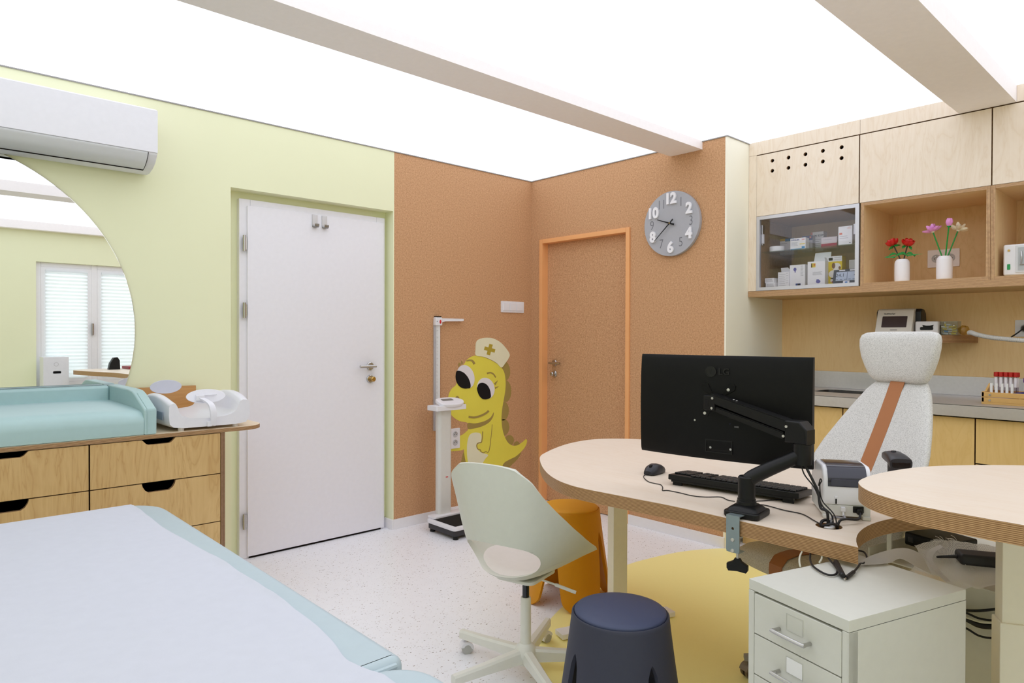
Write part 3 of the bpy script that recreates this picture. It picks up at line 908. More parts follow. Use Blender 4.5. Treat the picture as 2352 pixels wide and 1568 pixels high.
# ------------------------------------------------------------------ wall cabinets on the plywood wall
XF = .27
def door_panel(y0, y1, z0, z1, holes=()):
    b = B(); W = y0-y1
    b.plate([(0, 0), (W, 0), (W, z1-z0), (0, z1-z0)], [ring(hy, hz, .0115, n=18) for hy, hz in holes], -.018, 0, onB(0, 0))
    return b
def wall_cabinet(name, label, y0, y1, z0, z1, holes=()):
    t = thing(name, label, 'wall cabinet', (XF, y0, z0), group='closed wall cabinets under the ceiling')
    hs = [(y0-hy, hz-z0) for hy, hz in holes]
    obj('door', door_panel(y0-.002, y1+.002, z0+.002, z1-.002, hs), BIRCH, t)
    b = B()
    W = y0-y1; H = z1-z0
    for a in ((.022, .478, -W, 0, 0, .016), (.022, .478, -W, 0, H-.016, H), (.022, .478, -.016, 0, .016, H-.016), (.022, .478, -W, -W+.016, .016, H-.016), (.462, .478, -W+.016, -.016, .016, H-.016)): b.box(*a)
    obj('carcass', b, BIRCHW, t)
    return t
HOL = [(y, z) for y in (-1.8815, -1.985, -2.0895, -2.193, -2.300) for z in (2.412, 2.349)]
wall_cabinet('wall_cabinet', 'birch wall cabinet door with ten round vent holes above the glass cabinet', -1.779, -2.400, 2.075, 2.4645, HOL)
wall_cabinet('wall_cabinet', 'plain birch wall cabinet above the niche with the two vases', -2.402, -3.031, 2.075, 2.4645)
wall_cabinet('wall_cabinet', 'plain birch wall cabinet above the niche with the white device', -3.033, -3.66, 2.075, 2.4645)
b = B()
b.box(XF, .75, -2.401, -1.725, 2.4665, 2.549); b.box(XF, .75, -2.885, -2.4025, 2.4665, 2.549); b.box(XF, .75, -5.25, -3.130, 2.4665, 2.549); b.box(XF+.002, .75, -3.130, -2.885, 2.4665, 2.549)
struct('trim_3', b, BIRCH, 'birch filler strip between wall cabinets and glowing ceiling', 'trim')
b = B(); b.box(XF, XF+.018, -1.778, -1.725, 1.602, 2.4655)
struct('trim_4', b, BIRCH, 'narrow upright birch filler beside the glass cabinet', 'trim')
b = B(); b.box(XF-.002, .75, -3.66, -1.726, 1.564, 1.600)
tag(obj('base_board', b, ply('board_edge', (214, 182, 134), (186, 150, 98), 'z', 'y', lay=.003, plys=((164, 126, 92), (208, 172, 130)))), 'long birch plywood board running under the wall cabinets', 'board')
PLYX = ply('niche_ply', (228, 198, 150), (202, 168, 118), 'x', 'z')
EDG = ply('niche_edge', (234, 208, 166), (212, 180, 134), 'y', 'z', lay=.003, plys=((164, 126, 92), (208, 172, 130)))
EDGH = ply('niche_edge_flat', (234, 208, 166), (212, 180, 134), 'z', 'y', lay=.003, plys=((164, 126, 92), (208, 172, 130)))
def niche(label, y0, y1):
    t = thing('open_shelf', label, 'open shelf', (XF, y0, 1.600))
    W = y0-y1
    for yy in ((-.018, 0), (-W, -W+.018)):
        b = B(); b.box(0, .479, yy[0], yy[1], 0, .473); obj('side_panel', b, EDG, t)
    for zz in ((0, .017), (.456, .473)):
        b = B(); b.box(0, .479, -W+.018, -.018, zz[0], zz[1]); obj('shelf_board' if zz[0] == 0 else 'top_board', b, EDGH, t)
    b = B(); b.box(.465, .479, -W+.018, -.018, .017, .456); obj('back_panel', b, PLYX, t)
    return t
niche('open birch niche holding the two white vases', -2.408, -3.026)
niche('open birch niche holding the white device at the picture edge', -3.028, -3.655)

gc = thing('glass_cabinet', 'medicine cabinet with aluminium framed glass door', 'glass cabinet', (XF, -1.779, 1.602))
W, H = .62, .471
b = B(); b.plate([(0, 0), (W, 0), (W, H), (0, H)], [[(.021, .021), (W-.021, .021), (W-.021, H-.021), (.021, H-.021)]], -.02, 0, onB(0, 0))
obj('door_frame', b, ALU, gc)
b = B(); b.box(.008, .012, -W+.018, -.018, .018, H-.018); obj('glass_pane', b, glassy('door_glass', (250, 250, 252), .06), gc)
b = B()
for a in ((.024, .478, -W, 0, 0, .016), (.024, .478, -W, 0, H-.016, H), (.024, .478, -.016, 0, .016, H-.016), (.024, .478, -W, -W+.016, .016, H-.016), (.462, .478, -W+.016, -.016, .016, H-.016)): b.box(*a)
obj('carcass', b, BIRCHW, gc)
b = B(); b.box(.04, .45, -W+.018, -.018, .2440, .2500); obj('glass_shelf', b, glassy('shelf_glass', (244, 250, 247), .03), gc)
for y in (-.024, -W+.024):
    b = B(); b.box(.024, .05, y-.006, y+.006, .29, .42, .002); b.mi = 1; b.box(.021, .034, y-.008+(-.006 if y > -.3 else .006), y+.008+(-.006 if y > -.3 else .006), .30, .36, .002)
    obj('lift_hinge', b, [CHROME, PLW], gc)

# medicine packs behind the glass; local frame: x = to the viewer's right, y = up, z = towards the room
def P2(px0, px1, x): return at(px0, 600, 'x', x).y, at(px1, 600, 'x', x).y
CARD = M('white_card', (240, 240, 243), .6)
def ink(rgb): return M('ink_%d_%d_%d' % rgb, rgb, .6)
ZB, ZS = 1.6185, 1.8525
def pack(px0, px1, hgt, x, dep, z0, label, prints=(), card=None, name='medicine_box', group='medicine packs in the glass cabinet', yaw=0., flap=None, cat='medicine box'):
    y0, y1 = P2(px0, px1, x)
    w_ = y0-y1
    t = thing(name, label, cat, (x, (y0+y1)/2, z0), yaw, group=group)
    b = B(); b.box(0, dep, -w_/2, w_/2, 0, hgt, .0008, 1); obj('carton', b, card or CARD, t)
    if flap:
        b = B(); a0, hh, lean = flap
        b.loft([[(dep*.9, -w_/2+.002, hgt), (dep*.9, w_/2-.002, hgt), (dep*.9+.001, w_/2-.002, hgt), (dep*.9+.001, -w_/2+.002, hgt)],
                [(dep*.9+lean, -w_/2+a0, hgt+hh), (dep*.9+lean, w_/2-a0, hgt+hh), (dep*.9+lean+.001, w_/2-a0, hgt+hh), (dep*.9+lean+.001, -w_/2+a0, hgt+hh)]])
        b.loft([[(0, -w_/2, hgt), (dep*.5, -w_/2, hgt), (dep*.5, -w_/2+.001, hgt), (0, -w_/2+.001, hgt)], [(.01, -w_/2+.008, hgt+hh*.35), (dep*.4, -w_/2+.008, hgt+hh*.35), (dep*.4, -w_/2+.009, hgt+hh*.35), (.01, -w_/2+.009, hgt+hh*.35)]])
        obj('open_flap', b, CARD, t)
    for pr in prints:
        b = B(); f = fr((-.0003, 0, 0), (0, -1, 0), (0, 0, 1), (-1, 0, 0))
        if pr[0] == 'r':      # rectangle in fractions of the front
            _, rgb, u0, u1, v0, v1 = pr
            b.prism([(-w_/2+u0*w_, v0*hgt), (-w_/2+u1*w_, v0*hgt), (-w_/2+u1*w_, v1*hgt), (-w_/2+u0*w_, v1*hgt)], 0, .0003, f); obj('print_field', b, ink(rgb), t, flat=True)
        elif pr[0] == 't':
            _, rgb, body, u, v, sz = pr
            b.text(body, sz, .0004, f @ T(-w_/2+u*w_, v*hgt, .0004), bold=sz*.012, align='LEFT'); obj('lettering', b, ink(rgb), t, flat=True)
        elif pr[0] == 'e':
            _, rgb, u, v, rx, ry = pr[:6]
            b.prism(ring(-w_/2+u*w_, v*hgt, rx*w_, ry*hgt, 24), 0, .0003+.0002*(len(pr) > 6), f @ T(0, 0, .0002)); obj('print_field', b, ink(rgb), t, flat=True)
        elif pr[0] == 'l':    # fine text lines
            _, rgb, u0, u1, v0, v1, n = pr
            for k in range(n):
                vv = v0+(v1-v0)*k/max(1, n-1); ue = u1-(k*37 % 11)/11*.2*(u1-u0)
                b.prism([(-w_/2+u0*w_, vv*hgt), (-w_/2+ue*w_, vv*hgt), (-w_/2+ue*w_, vv*hgt+.0016), (-w_/2+u0*w_, vv*hgt+.0016)], 0, .0003, f)
            obj('small_print', b, ink(rgb), t, flat=True)
    return t
DB, MB_, GR = (46, 66, 142), (98, 96, 168), (150, 150, 156)
pack(1759, 1781, .034, .33, .07, ZB, 'small flat white box under another small box at the hinge side of the glass cabinet', [('l', GR, .1, .9, .3, .7, 3)])
pack(1757, 1778, .031, .335, .06, ZB+.0345, 'small flat white box on top of another, hinge side of the glass cabinet', [('l', GR, .1, .9, .3, .7, 3)])
pack(1787, 1812, .100, .35, .05, ZB, 'narrow white carton with lifted flap beside two small boxes', [('l', GR, .1, .7, .15, .85, 7), ('l', (176, 176, 184), .76, .95, .3, .9, 5)], flap=(.012, .028, -.03))
pack(1814, 1849, .140, .36, .08, ZB, 'white carton with blue inhaler prints and square blue field', [('e', MB_, .35, .80, .10, .08), ('r', MB_, .33, .40, .66, .80), ('r', DB, .40, .72, .04, .17), ('r', (150, 170, 220), .52, .70, .09, .15), ('l', GR, .72, .9, .5, .92, 9)])
pack(1855, 1895, .150, .34, .09, ZB, 'tall white carton with opened flap and small yellow picture', [('r', (222, 196, 70), .24, .46, .76, .93), ('r', (120, 92, 60), .20, .27, .76, .93), ('e', (214, 120, 60), .40, .86, .06, .04, 1), ('e', MB_, .62, .18, .13, .07), ('r', MB_, .52, .66, .15, .27), ('l', GR, .3, .85, .45, .56, 4)], flap=(.004, .062, .02))
yb = pack(1901, 1934, .178, .39, .06, ZB, 'yellow box with white round dog faces behind the weather display', [('r', (232, 232, 234), 0, 1, .82, 1), ('r', (60, 60, 66), .08, .36, .86, .95), ('l', GR, .45, .95, .88, .95, 2), ('e', (236, 232, 224), .62, .64, .30, .13), ('e', (128, 86, 48), .42, .68, .12, .10, 1), ('e', (128, 86, 48), .84, .60, .08, .05, 1), ('e', (236, 232, 224), .42, .40, .34, .13), ('e', (236, 232, 224), .36, .18, .16, .07), ('e', (60, 44, 36), .36, .25, .16, .025, 1), ('e', (176, 70, 50), .36, .13, .08, .025, 1)], card=ink((232, 204, 40)))
pack(1950, 1964, .155, .45, .07, ZB, 'white box edge mostly hidden behind the aluminium frame and weather display')
ht = thing('weather_display', 'dark digital weather display showing 24 degrees in the glass cabinet', 'weather display', (.325, (P2(1918, 1968, .325)[0]+P2(1918, 1968, .325)[1])/2, ZB))
wd = .155
tl = RY(R(14))
b = B(); b.box(0, .014, -wd/2, wd/2, .002, .094, .003, 2, tl); b.box(.006, .05, -.03, .03, .0, .02, .004); obj('case', b, M('navy_case', (48, 54, 74), .4), ht)
b = B(); b.box(-.0012, 0, -wd/2+.008, wd/2-.018, .024, .078, 0, 1, tl); obj('screen', b, M('lcd_blue', (184, 196, 216), .25), ht)
f = tl @ fr((-.0014, 0, .052), (0, -1, 0), (0, 0, 1), (-1, 0, 0))
for body, x, sz in (('24.1', -.036, .030), ('4', .048, .030)):
    b = B(); b.text(body, sz, .0004, f @ T(x, .004, .0004), align='CENTER'); obj('digits', b, ink((62, 70, 96)), ht, flat=True)
b = B(); b.prism([(.003, -.024), (.005, -.024), (.005, .024), (.003, .024)], 0, .0006, f)
for k in range(5): b.prism([(-.06+k*.024, -.022), (-.046+k*.024, -.022), (-.046+k*.024, -.0195), (-.06+k*.024, -.0195)], 0, .0006, f)
obj('screen_marks', b, ink((82, 92, 122)), ht, flat=True)
for u in (.028, -.032):
    b = B(); b.box(-.001, .01, u-.017, u+.017, .083, .091, .001, 1, tl); obj('sensor_tab', b, PLW, ht)
b = B(); b.box(-.0012, 0, -.02, .016, .004, .022, 0, 1, tl); b.mi = 1; b.prism(ring(0, 0, .008, .005, 20), .0, .0006, tl @ fr((-.0014, -.002, .013), (0, -1, 0), (0, 0, 1), (-1, 0, 0)))
obj('emblem', b, [PLW, ink((70, 120, 190))], ht)
# upper glass shelf
tp = thing('tape_roll', 'roll of white tape lying on the glass shelf, hinge side', 'tape roll', (.385, P2(1768, 1800, .385)[0]-.05, ZS))
b = B(); b.lathe([(.024, 0), (.045, 0), (.047, .004), (.047, .030), (.045, .034), (.024, .034), (.024, 0)], 32); obj('tape', b, CARD, tp)
pack(1783, 1824, .105, .56, .05, ZS, 'white box with yellow and blue top band behind the tape roll', [('r', (206, 166, 60), 0, .5, .86, 1), ('r', (58, 128, 196), .5, 1, .82, 1), ('l', GR, .1, .6, .7, .74, 1)])
pack(1815, 1850, .072, .36, .05, ZS, 'white tablet box lettered PARALEN 500 on the glass shelf', [('t', (34, 70, 150), 'PARALEN', .05, .84, .0125), ('t', (220, 130, 110), '500', .74, .84, .013), ('l', (170, 176, 190), .06, .5, .35, .65, 5), ('r', (236, 214, 90), .62, .95, .44, .50), ('r', (58, 150, 210), .75, .95, .06, .26), ('r', (110, 180, 220), .02, .74, .0, .10)])
pack(1842, 1866, .100, .50, .05, ZS, 'box with navy top band behind the tablet box', [('r', (48, 62, 120), 0, 1, .72, 1), ('e', (220, 140, 110), .8, .9, .10, .06, 1)], card=ink((186, 184, 190)))
pack(1862, 1891, .125, .54, .05, ZS, 'grey-white box with dark lettering at the back of the glass shelf', [('t', (70, 70, 76), 'UM 820P', .14, .80, .018), ('l', GR, .1, .8, .3, .6, 4), ('r', (214, 120, 90), .0, .14, .86, 1)])
pack(1886, 1922, .068, .42, .05, ZS, 'pale pink box with crimson lower band on the glass shelf', [('r', (178, 64, 92), 0, 1, .04, .42), ('l', (220, 190, 200), .1, .45, .16, .28, 2), ('l', (170, 168, 178), .1, .7, .76, .82, 1)], card=ink((222, 212, 216)))
pack(1925, 1957, .110, .34, .05, ZS, 'tall white box with orange check mark on the glass shelf, frame side', [('r', (224, 116, 84), .08, .28, .56, .66), ('t', (224, 116, 84), 'v', .10, .62, .022), ('l', (150, 150, 160), .1, .7, .36, .46, 2), ('l', (224, 140, 120), .65, .92, .86, .92, 2), ('r', (130, 134, 150), .78, .9, .08, .12)])
pack(1899, 1921, .030, .52, .05, ZS, 'flat dark grey box lying low at the back of the glass shelf', card=ink((110, 116, 112)))

# ------------------------------------------------------------------ vases, toy-brick style flowers, device
VASE = M('vase_white', (234, 232, 238), .45)
def vase(x, y, label, dz=0):
    t = thing('vase', label, 'vase', (x, y, 1.6172), group='white ribbed vases in the niche')
    n = 72
    def rr(k): return 1+.022*(k % 2)
    prof = [(.030, 0), (.035, .004), (.037, .012), (.0375, .06), (.037, .108), (.034, .120), (.028, .127), (.027, .130), (.0245, .130), (.0245, .118), (0, .10)]
    b = B(); tmp = bmesh.new(); rows = []
    for r, z in prof:
        if r == 0: rows.append([tmp.verts.new((0, 0, z))]); continue
        rib = 1 if .010 < z < .122 and r > .03 else 0
        rows.append([tmp.verts.new((r*(rr(k) if rib else 1)*math.cos(2*PI*k/n), r*(rr(k) if rib else 1)*math.sin(2*PI*k/n), z)) for k in range(n)])
    for a, c in zip(rows, rows[1:]):
        for k in range(n):
            k2 = (k+1) % n
            tmp.faces.new([a[k], a[k2]]+([c[0]] if len(c) == 1 else [c[k2], c[k]]))
    tmp.faces.new(rows[0]); b.merge(tmp)
    obj('vase_body', b, VASE, t, ang=50)
    return t
VX = .38
v1 = vase(VX, -2.590, 'white ribbed vase with two red roses')
v2 = vase(VX, -2.797, 'white ribbed vase with pink and cream lotus flowers')
RED = M('rose_red', (188, 26, 22), .3); PINK = M('petal_pink', (226, 152, 218), .3); CRMF = M('petal_cream', (232, 222, 200), .35)
GRN = M('stem_green', (14, 138, 54), .35); GRD = M('stem_dark', (52, 58, 50), .45); YLF = M('stamen_yellow', (222, 176, 52), .4)
def petal(L, wd, cup, th=.0025):
    """petal growing along +z from the origin, cupped towards +x"""
    def f(u, v):
        s = v; wv = wd*math.sin(PI*min(1, .12+.80*s))**.7
        a = (u-.5)*2
        return (-cup*math.sin(PI*.9*s)+abs(a)**2*wv*.45, a*wv*.5, L*s)
    b = B(); b.grid(f, 7, 8, thick=th)
    return b
def flower(name, label, kind, base, tip, group):
    base, tip = Vector(base), Vector(tip)
    t = thing(name, label, 'flower', base, group=group)
    d = tip-base
    stem = GRD if kind == 'rose' else GRN
    b = B(); b.tube([(0, 0, 0), d*.5+Vector((0, 0, .0)), d], .0034, 10); obj('stem', b, stem, t)
    q = d.normalized().to_track_quat('Z', 'X').to_matrix().to_4x4(); q.translation = d
    def ringp(n, L, wd, cup, tilt, off, mat, r0=.006, z0=0, nm='petal'):
        for k in range(n):
            b = petal(L, wd, cup)
            b.bm.transform(q @ RZ(2*PI*k/n+off) @ T(r0, 0, z0) @ RY(R(tilt)) @ RZ(PI))
            obj(nm, b, mat, t, ang=70)
    if kind == 'rose':
        b = B(); b.ell((0, 0, .020), .017, .017, .019, 18, q); obj('rose_heart', b, RED, t)
        ringp(4, .036, .034, .008, 12, .3, RED, .012, .004)
        ringp(5, .036, .036, .008, 34, .8, RED, .013, 0)
        ringp(4, .030, .014, .004, 115, .2, GRN, .006, 0, 'sepal')
        lf = base.lerp(tip, .42)-base
        for s in (1, -1):
            def fl(u, v, s=s):
                a = (u-.5)*2; wv = .011*math.sin(PI*min(1, .08+.9*v))
                return (lf.x-.012*v, lf.y-s*(.006+.045*v), lf.z+.012*math.sin(PI*v)-.016*v+abs(a)*.003+a*wv*.6)
            b = B(); b.grid(fl, 5, 9, thick=.0015); obj('leaf', b, GRN, t, ang=70)
    elif kind == 'bud':
        ringp(5, .044, .026, .010, 3, 0, PINK, .006, 0)
        b = B(); b.ell((0, 0, .020), .0125, .0125, .022, 16, q); obj('bud_heart', b, PINK, t)
        b = B(); b.lathe([(0, -.004), (.009, -.003), (.009, .004), (0, .004)], 16, q); obj('calyx', b, GRN, t)
    else:
        mat = PINK if kind == 'pink' else CRMF
        b = B(); b.lathe([(0, -.004), (.006, -.004), (.010, .004), (.008, .008), (0, .008)], 16, q); obj('calyx', b, CRMF, t)
        ringp(6, .042, .026, .006, 68, .2, mat, .008, .002)
        ringp(4 if kind == 'pink' else 3, .040, .026, .008, 22, .5, mat, .007, .004)
        b = B(); b.ell((0, 0, .012), .008, .008, .010, 14, q); obj('flower_heart', b, YLF if kind != 'pink' else PINK, t)
    return t
gp = 'toy-brick flowers in the niche vases'
flower('rose_flower', 'red toy rose leaning away from the other rose towards the glass cabinet', 'rose', (VX, -2.586, 1.735), (VX-.02, -2.552, 1.826), gp)
flower('rose_flower', 'red toy rose leaning towards the lotus vase', 'rose', (VX, -2.596, 1.735), (VX-.02, -2.622, 1.818), gp)
flower('lotus_flower', 'open pink toy lotus on a long green stem', 'pink', (VX, -2.789, 1.735), (VX-.01, -2.744, 1.882), gp)
flower('lotus_flower', 'cream toy lotus behind the pink bud', 'cream', (VX+.01, -2.806, 1.735), (VX+.035, -2.850, 1.882), gp)
flower('lotus_bud', 'closed pink toy lotus bud, tallest of the flowers', 'bud', (VX-.008, -2.803, 1.735), (VX-.03, -2.824, 1.900), gp)

ns = thing('power_socket', 'white double socket on the back of the niche behind the lotus vase', 'power socket', (.735, -2.700, 1.772))
b = B(); b.prism(rrect(-.082, .082, -.052, .052, .004), 0, .008, onB(0, 0), bev=.002); obj('cover_plate', b, M('socket_lilac', (238, 234, 238), .4), ns)
for y in (.036, -.036):
    b = B(); socket_face(b, onB(-y, 0, -.0075), .022); obj('outlet', b, [PLW, GREYP, BLACK, CHROME], ns)
dv = thing('sterilizer_box', 'white countertop device with glass window in the niche at the picture edge', 'medical device', (.32, -3.07, 1.6172))
b = B(); b.box(0, .26, -.33, 0, .004, .158, .008, 3); obj('housing', b, PLW, dv)
b = B(); b.box(-.004, .0, -.30, -.052, .016, .150, .0015); obj('window_frame', b, M('device_rim', (206, 208, 212), .3), dv)
b = B(); b.box(-.0055, -.004, -.29, -.062, .026, .140); obj('door_glass', b, M('device_glass', (176, 180, 184), .08), dv)
b = B(); b.tube([(-.006, -.075, .06), (-.012, -.078, .09), (-.006, -.075, .12)], .003, 8); b.tube([(-.008, -.07, .055), (-.008, -.2, .055)], .003, 8, smooth=False); obj('wire_rack', b, CHROME, dv)
b = B(); b.cyl((-.003, -.024, .128), (.002, -.024, .128), .0055, n=16); obj('indicator_knob', b, BRASS, dv)
b = B(); b.box(-.003, .002, -.030, -.017, .032, .060, .002); obj('power_button', b, ink((40, 150, 84)), dv)
for y in (-.03, -.30):
    b = B(); b.cyl((.03, y, 0), (.03, y, .006), .01, n=12); obj('foot', b, BLACK, dv)

# ------------------------------------------------------------------ clock
ck = thing('wall_clock', 'round grey wall clock with white raised numerals on the cork wall', 'clock', (0, -1.339, 2.05))
b = B(); b.prism(ring(0, 0, .213, n=96), .0, .028, onB(0, 0), bev=.003); obj('dial', b, M('clock_grey', (168, 169, 176), .6, bump=.03), ck)
NUM = M('numeral_white', (232, 232, 238), .45); ENG = M('numeral_engraved', (112, 113, 120), .6)
for h in range(1, 13):
    a = R(90-30*h); r = .160 if h % 2 == 0 else .150
    x, y = r*math.cos(a), r*math.sin(a)
    f = onB(0, 0) @ T(x, y, .0335 if h % 2 == 0 else .0283)
    b = B()
    if h % 2 == 0:
        b.text(str(h), .096, .011, f, bold=.0042, sx=.92); obj('numeral', b, NUM, ck)
    else:
        b.text(str(h), .088, .0010, f, bold=-.0012, sx=.8); o = obj('engraved_numeral', b, ENG, ck); o['label'] = 'engraved outline numeral'
for nm, ang, L, wd in (('hour_hand', 289, .105, .010), ('minute_hand', 228, .160, .008)):
    f = onB(0, 0) @ T(0, 0, .043 if nm == 'hour_hand' else .0455) @ RZ(R(-ang))
    b = B(); b.prism([(-wd*.6, -.035), (wd*.6, -.035), (wd*.5, 0), (wd*.22, L), (-wd*.22, L), (-wd*.5, 0)], 0, .0015, f); obj(nm, b, BLACK, ck)
b = B(); b.lathe([(0, .028), (.004, .028), (.004, .050), (.0, .052)], 14, onB(0, 0)); obj('hand_cap', b, BRASS, ck)

# ------------------------------------------------------------------ worktop run
wt = thing('steel_worktop', 'long stainless steel worktop with upstand behind the office chair', 'worktop', (.43, -2.9, .917))
b = B()
def wl(x, y): return (x-.43, y+2.9)
o_ = [wl(.10, -4.9), wl(.748, -4.9), wl(.748, -1.727), wl(.10, -1.727)]
hole = [wl(*p) for p in rrect(.36, .60, -2.52, -2.10, .04)]
b.plate(o_, [hole], .056, .060); b.box(-.33, -.326, -2.0, 1.173, .0, .060, .0015)
obj('counter_top', b, STEEL, wt)
b = B(); b.box(.300, .318, -2.0, 1.173, .060, .168, .002); obj('upstand', b, STEEL, wt)
b = B(); hb = [wl(*p) for p in rrect(.36, .60, -2.52, -2.10, .04)]
t = bmesh.new(); v0 = [t.verts.new((*p, .058)) for p in hb]; v1 = [t.verts.new((*p, -.10)) for p in hb]
for k in range(len(hb)): t.faces.new((v0[k], v0[k-1], v1[k-1], v1[k]))
t.faces.new(v1); b.merge(t); obj('sink_bowl', b, M('sink_steel', (96, 94, 92), .45, .8), wt)
def base_unit(label, y0, y1, rows, kind):
    t = thing('base_cabinet', label, 'base cabinet', (.13, y0, 0), group='birch base cabinets under the steel worktop')
    Wd = y0-y1
    b = B(); b.box(.021, .60, -Wd+.001, -.001, .10, .912); obj('carcass', b, GAPSHADE, t)  # near-black instead of birch, paints the shade between the fronts
    b = B(); b.box(.05, .07, -Wd+.001, -.001, 0, .10); obj('plinth', b, BIRCHV, t)
    for z0, z1 in rows:
        b = B(); b.box(0, .019, -Wd+.003, -.003, z0+.003, z1-.003); obj(kind, b, BIRCHV, t)
    return t
base_unit('birch base cabinet door next to the cream return wall', -1.745, -2.372, [(.10, .912)], 'door')
base_unit('birch base cabinet door behind the white office chair', -2.372, -3.001, [(.10, .912)], 'door')
base_unit('birch base cabinet with stacked drawers right of the white office chair', -3.001, -3.63, [(.688, .912), (.46, .688), (.10, .46)], 'drawer')
base_unit('birch base cabinet beyond the picture edge', -3.63, -4.85, [(.10, .912)], 'door')
b = B(); b.box(.13, .149, -1.744, -1.726, 0, .912); b.box(.10, .13, -1.745, -1.7245, 0, .915); struct('trim_5', b, BIRCHV, 'birch filler between base cabinets and return wall', 'trim')

sh = thing('wall_shelf', 'small thick birch shelf with rounded end on the plywood wall', 'wall shelf', (.75, -2.5, 1.278))
o_ = [(0, -.37), (0, .13), (-.26, .13)]+[(p.x, p.y) for p in spline([(-.26, .10, 0), (-.26, 0, 0), (-.257, -.18, 0), (-.22, -.27, 0), (-.13, -.335, 0), (-.04, -.368, 0)], 6)]
b = B(); b.prism(o_, 0, .044, bev=.001); obj('board', b, ply('shelf_ply', (216, 184, 140), (190, 152, 102), 'z', 'y', lay=.0035, plys=((140, 100, 66), (188, 146, 104))), sh)
an = thing('blood_analyzer', 'white and black tabletop blood analyzer with dark screen on the birch shelf', 'medical device', (.54, -2.505, 1.3225))
fy = fr((0, 0, 0), (1, 0, 0), (0, 0, 1), (0, -1, 0))
b = B(); b.prism([(-.04, 0), (-.042, .01), (.008, .140), (.016, .150), (.028, .154), (.07, .154), (.08, .145), (.08, 0)], -.098, .098, fy, bev=.005, seg=3); obj('front_housing', b, M('device_ivory', (218, 214, 208), .4), an)
b = B(); b.prism([(.03, 0), (.03, .135), (.045, .152), (.09, .150), (.12, .128), (.135, .06), (.135, 0)], -.112, .128, fy, bev=.006, seg=3); obj('rear_shell', b, M('device_black', (26, 28, 34), .4), an)
fs = fr((-.040, 0, .012), (0, -1, 0), Vector((.05, 0, .13)).normalized(), Vector((-.13, 0, .05)).normalized())
b = B(); b.prism(rrect(-.066, .068, .034, .104, .004), 0, .002, fs); obj('screen', b, M('screen_dark', (70, 60, 62), .2), an)
b = B(); b.text('QuikRead go', .0115, .0006, fs @ T(-.030, .120, .0022), bold=.0003); obj('lettering', b, ink((70, 68, 66)), an, flat=True)
b = B(); b.box(-.016, .022, .016, .0195, .0, .0012, mtx=fs); obj('small_print', b, ink((90, 90, 96)), an)
pp = thing('label_printer_small', 'small white printer unit with black slot beside the blood analyzer', 'printer', (.52, -2.67, 1.3225))
b = B(); b.prism(rrect(0, .16, -.062, .055, (.012, .03, .03, .012)), 0, .078, bev=.008, seg=3); obj('housing', b, PLW, pp)
b = B(); b.prism(rrect(-.028, .038, .028, .046, .006), 0, .003, fr((.001, 0, 0), (0, -1, 0), (0, 0, 1), (-1, 0, 0))); b.prism([(-.012, .044), (.036, .044), (.040, .058), (.022, .053), (.002, .053), (-.016, .058)], 0, .003, fr((.001, 0, 0), (0, -1, 0), (0, 0, 1), (-1, 0, 0))); obj('paper_slot', b, BLACK, pp)
b = B(); b.box(.06, .10, -.0635, -.061, .01, .040, .001); obj('side_cover', b, PLG, pp)
bb = thing('black_charger', 'small black charger block between printer unit and clear box', 'charger', (.55, -2.722, 1.3225))
b = B(); b.box(0, .06, -.011, .012, 0, .058, .004); obj('block', b, BLACK, bb)
cb = thing('clear_box', 'small clear plastic box full of yellow and white lancets on the birch shelf', 'plastic box', (.55, -2.777, 1.3225))
b = B(); b.box(0, .07, -.042, .042, 0, .0015); b.box(0, .0015, -.042, .042, 0, .078); b.box(.0685, .07, -.042, .042, 0, .078); b.box(0, .07, -.042, -.0405, 0, .078); b.box(0, .07, .0405, .042, 0, .078); obj('tub', b, CLEAR, cb)
LY, LW, LB = M('lancet_yellow', (232, 204, 44), .4), M('lancet_white', (228, 230, 226), .4), M('lancet_blue', (70, 140, 200), .4)
def lancet(colr):
    t = thing('lancet', 'x', 'lancet', (0, 0, 0), group='lancets in the clear box')
    b = B(); b.cyl((0, -.014, 0), (0, .008, 0), .0048, n=10); obj('barrel', b, colr, t)
    b = B(); b.cyl((0, .008, 0), (0, .017, 0), .0032, n=10); obj('cap', b, LW, t)
    return t
kinds = {'y': (lancet(LY), 'yellow lancet with white cap lying in the small clear box'), 'w': (lancet(LW), 'all-white lancet lying in the small clear box'), 'b': (lancet(LB), 'blue lancet low in the small clear box')}
used = {}
for i, (k, x, y, z, a) in enumerate([('y', .008, -.018, .007, 0), ('w', .008, .020, .008, .1), ('b', .0085, .012, .019, 3.0), ('y', .008, -.022, .020, .2), ('w', .008, -.005, .031, .3), ('y', .0085, .018, .032, 3.3), ('y', .008, -.020, .034, -.2), ('w', .0085, .022, .044, .5), ('y', .008, -.006, .045, .25), ('y', .009, .020, .056, 1.2), ('y', .009, -.028, .050, 1.4), ('w', .009, .004, .057, 2.9),
                              ('y', .025, -.01, .008, .2), ('y', .025, .02, .02, 3.2), ('w', .025, -.02, .022, 0), ('y', .025, .01, .035, .3), ('y', .026, -.02, .048, 2.8), ('y', .045, .0, .01, 1.4), ('w', .045, .018, .03, .2), ('y', .045, -.018, .04, .4)]):
    o = kinds[k][0] if k not in used else copy_tree(kinds[k][0])
    used[k] = 1
    o.location = (.55+x, -2.777+y, 1.3225+z+.001); o.rotation_euler = (R(90)*.0+.15*math.sin(i*2.1), 0, a) if not (y > .0 and z > .055 and k == 'y') else (R(80), 0, 0)
    o['label'] = kinds[k][1]
bg = thing('plastic_bag', 'crumpled clear bag with a yellowish tint beside the lancet box', 'plastic bag', (.57, -2.845, 1.3225))
b = B(); b.ell((0, 0, .026), .03, .026, .026, 18)
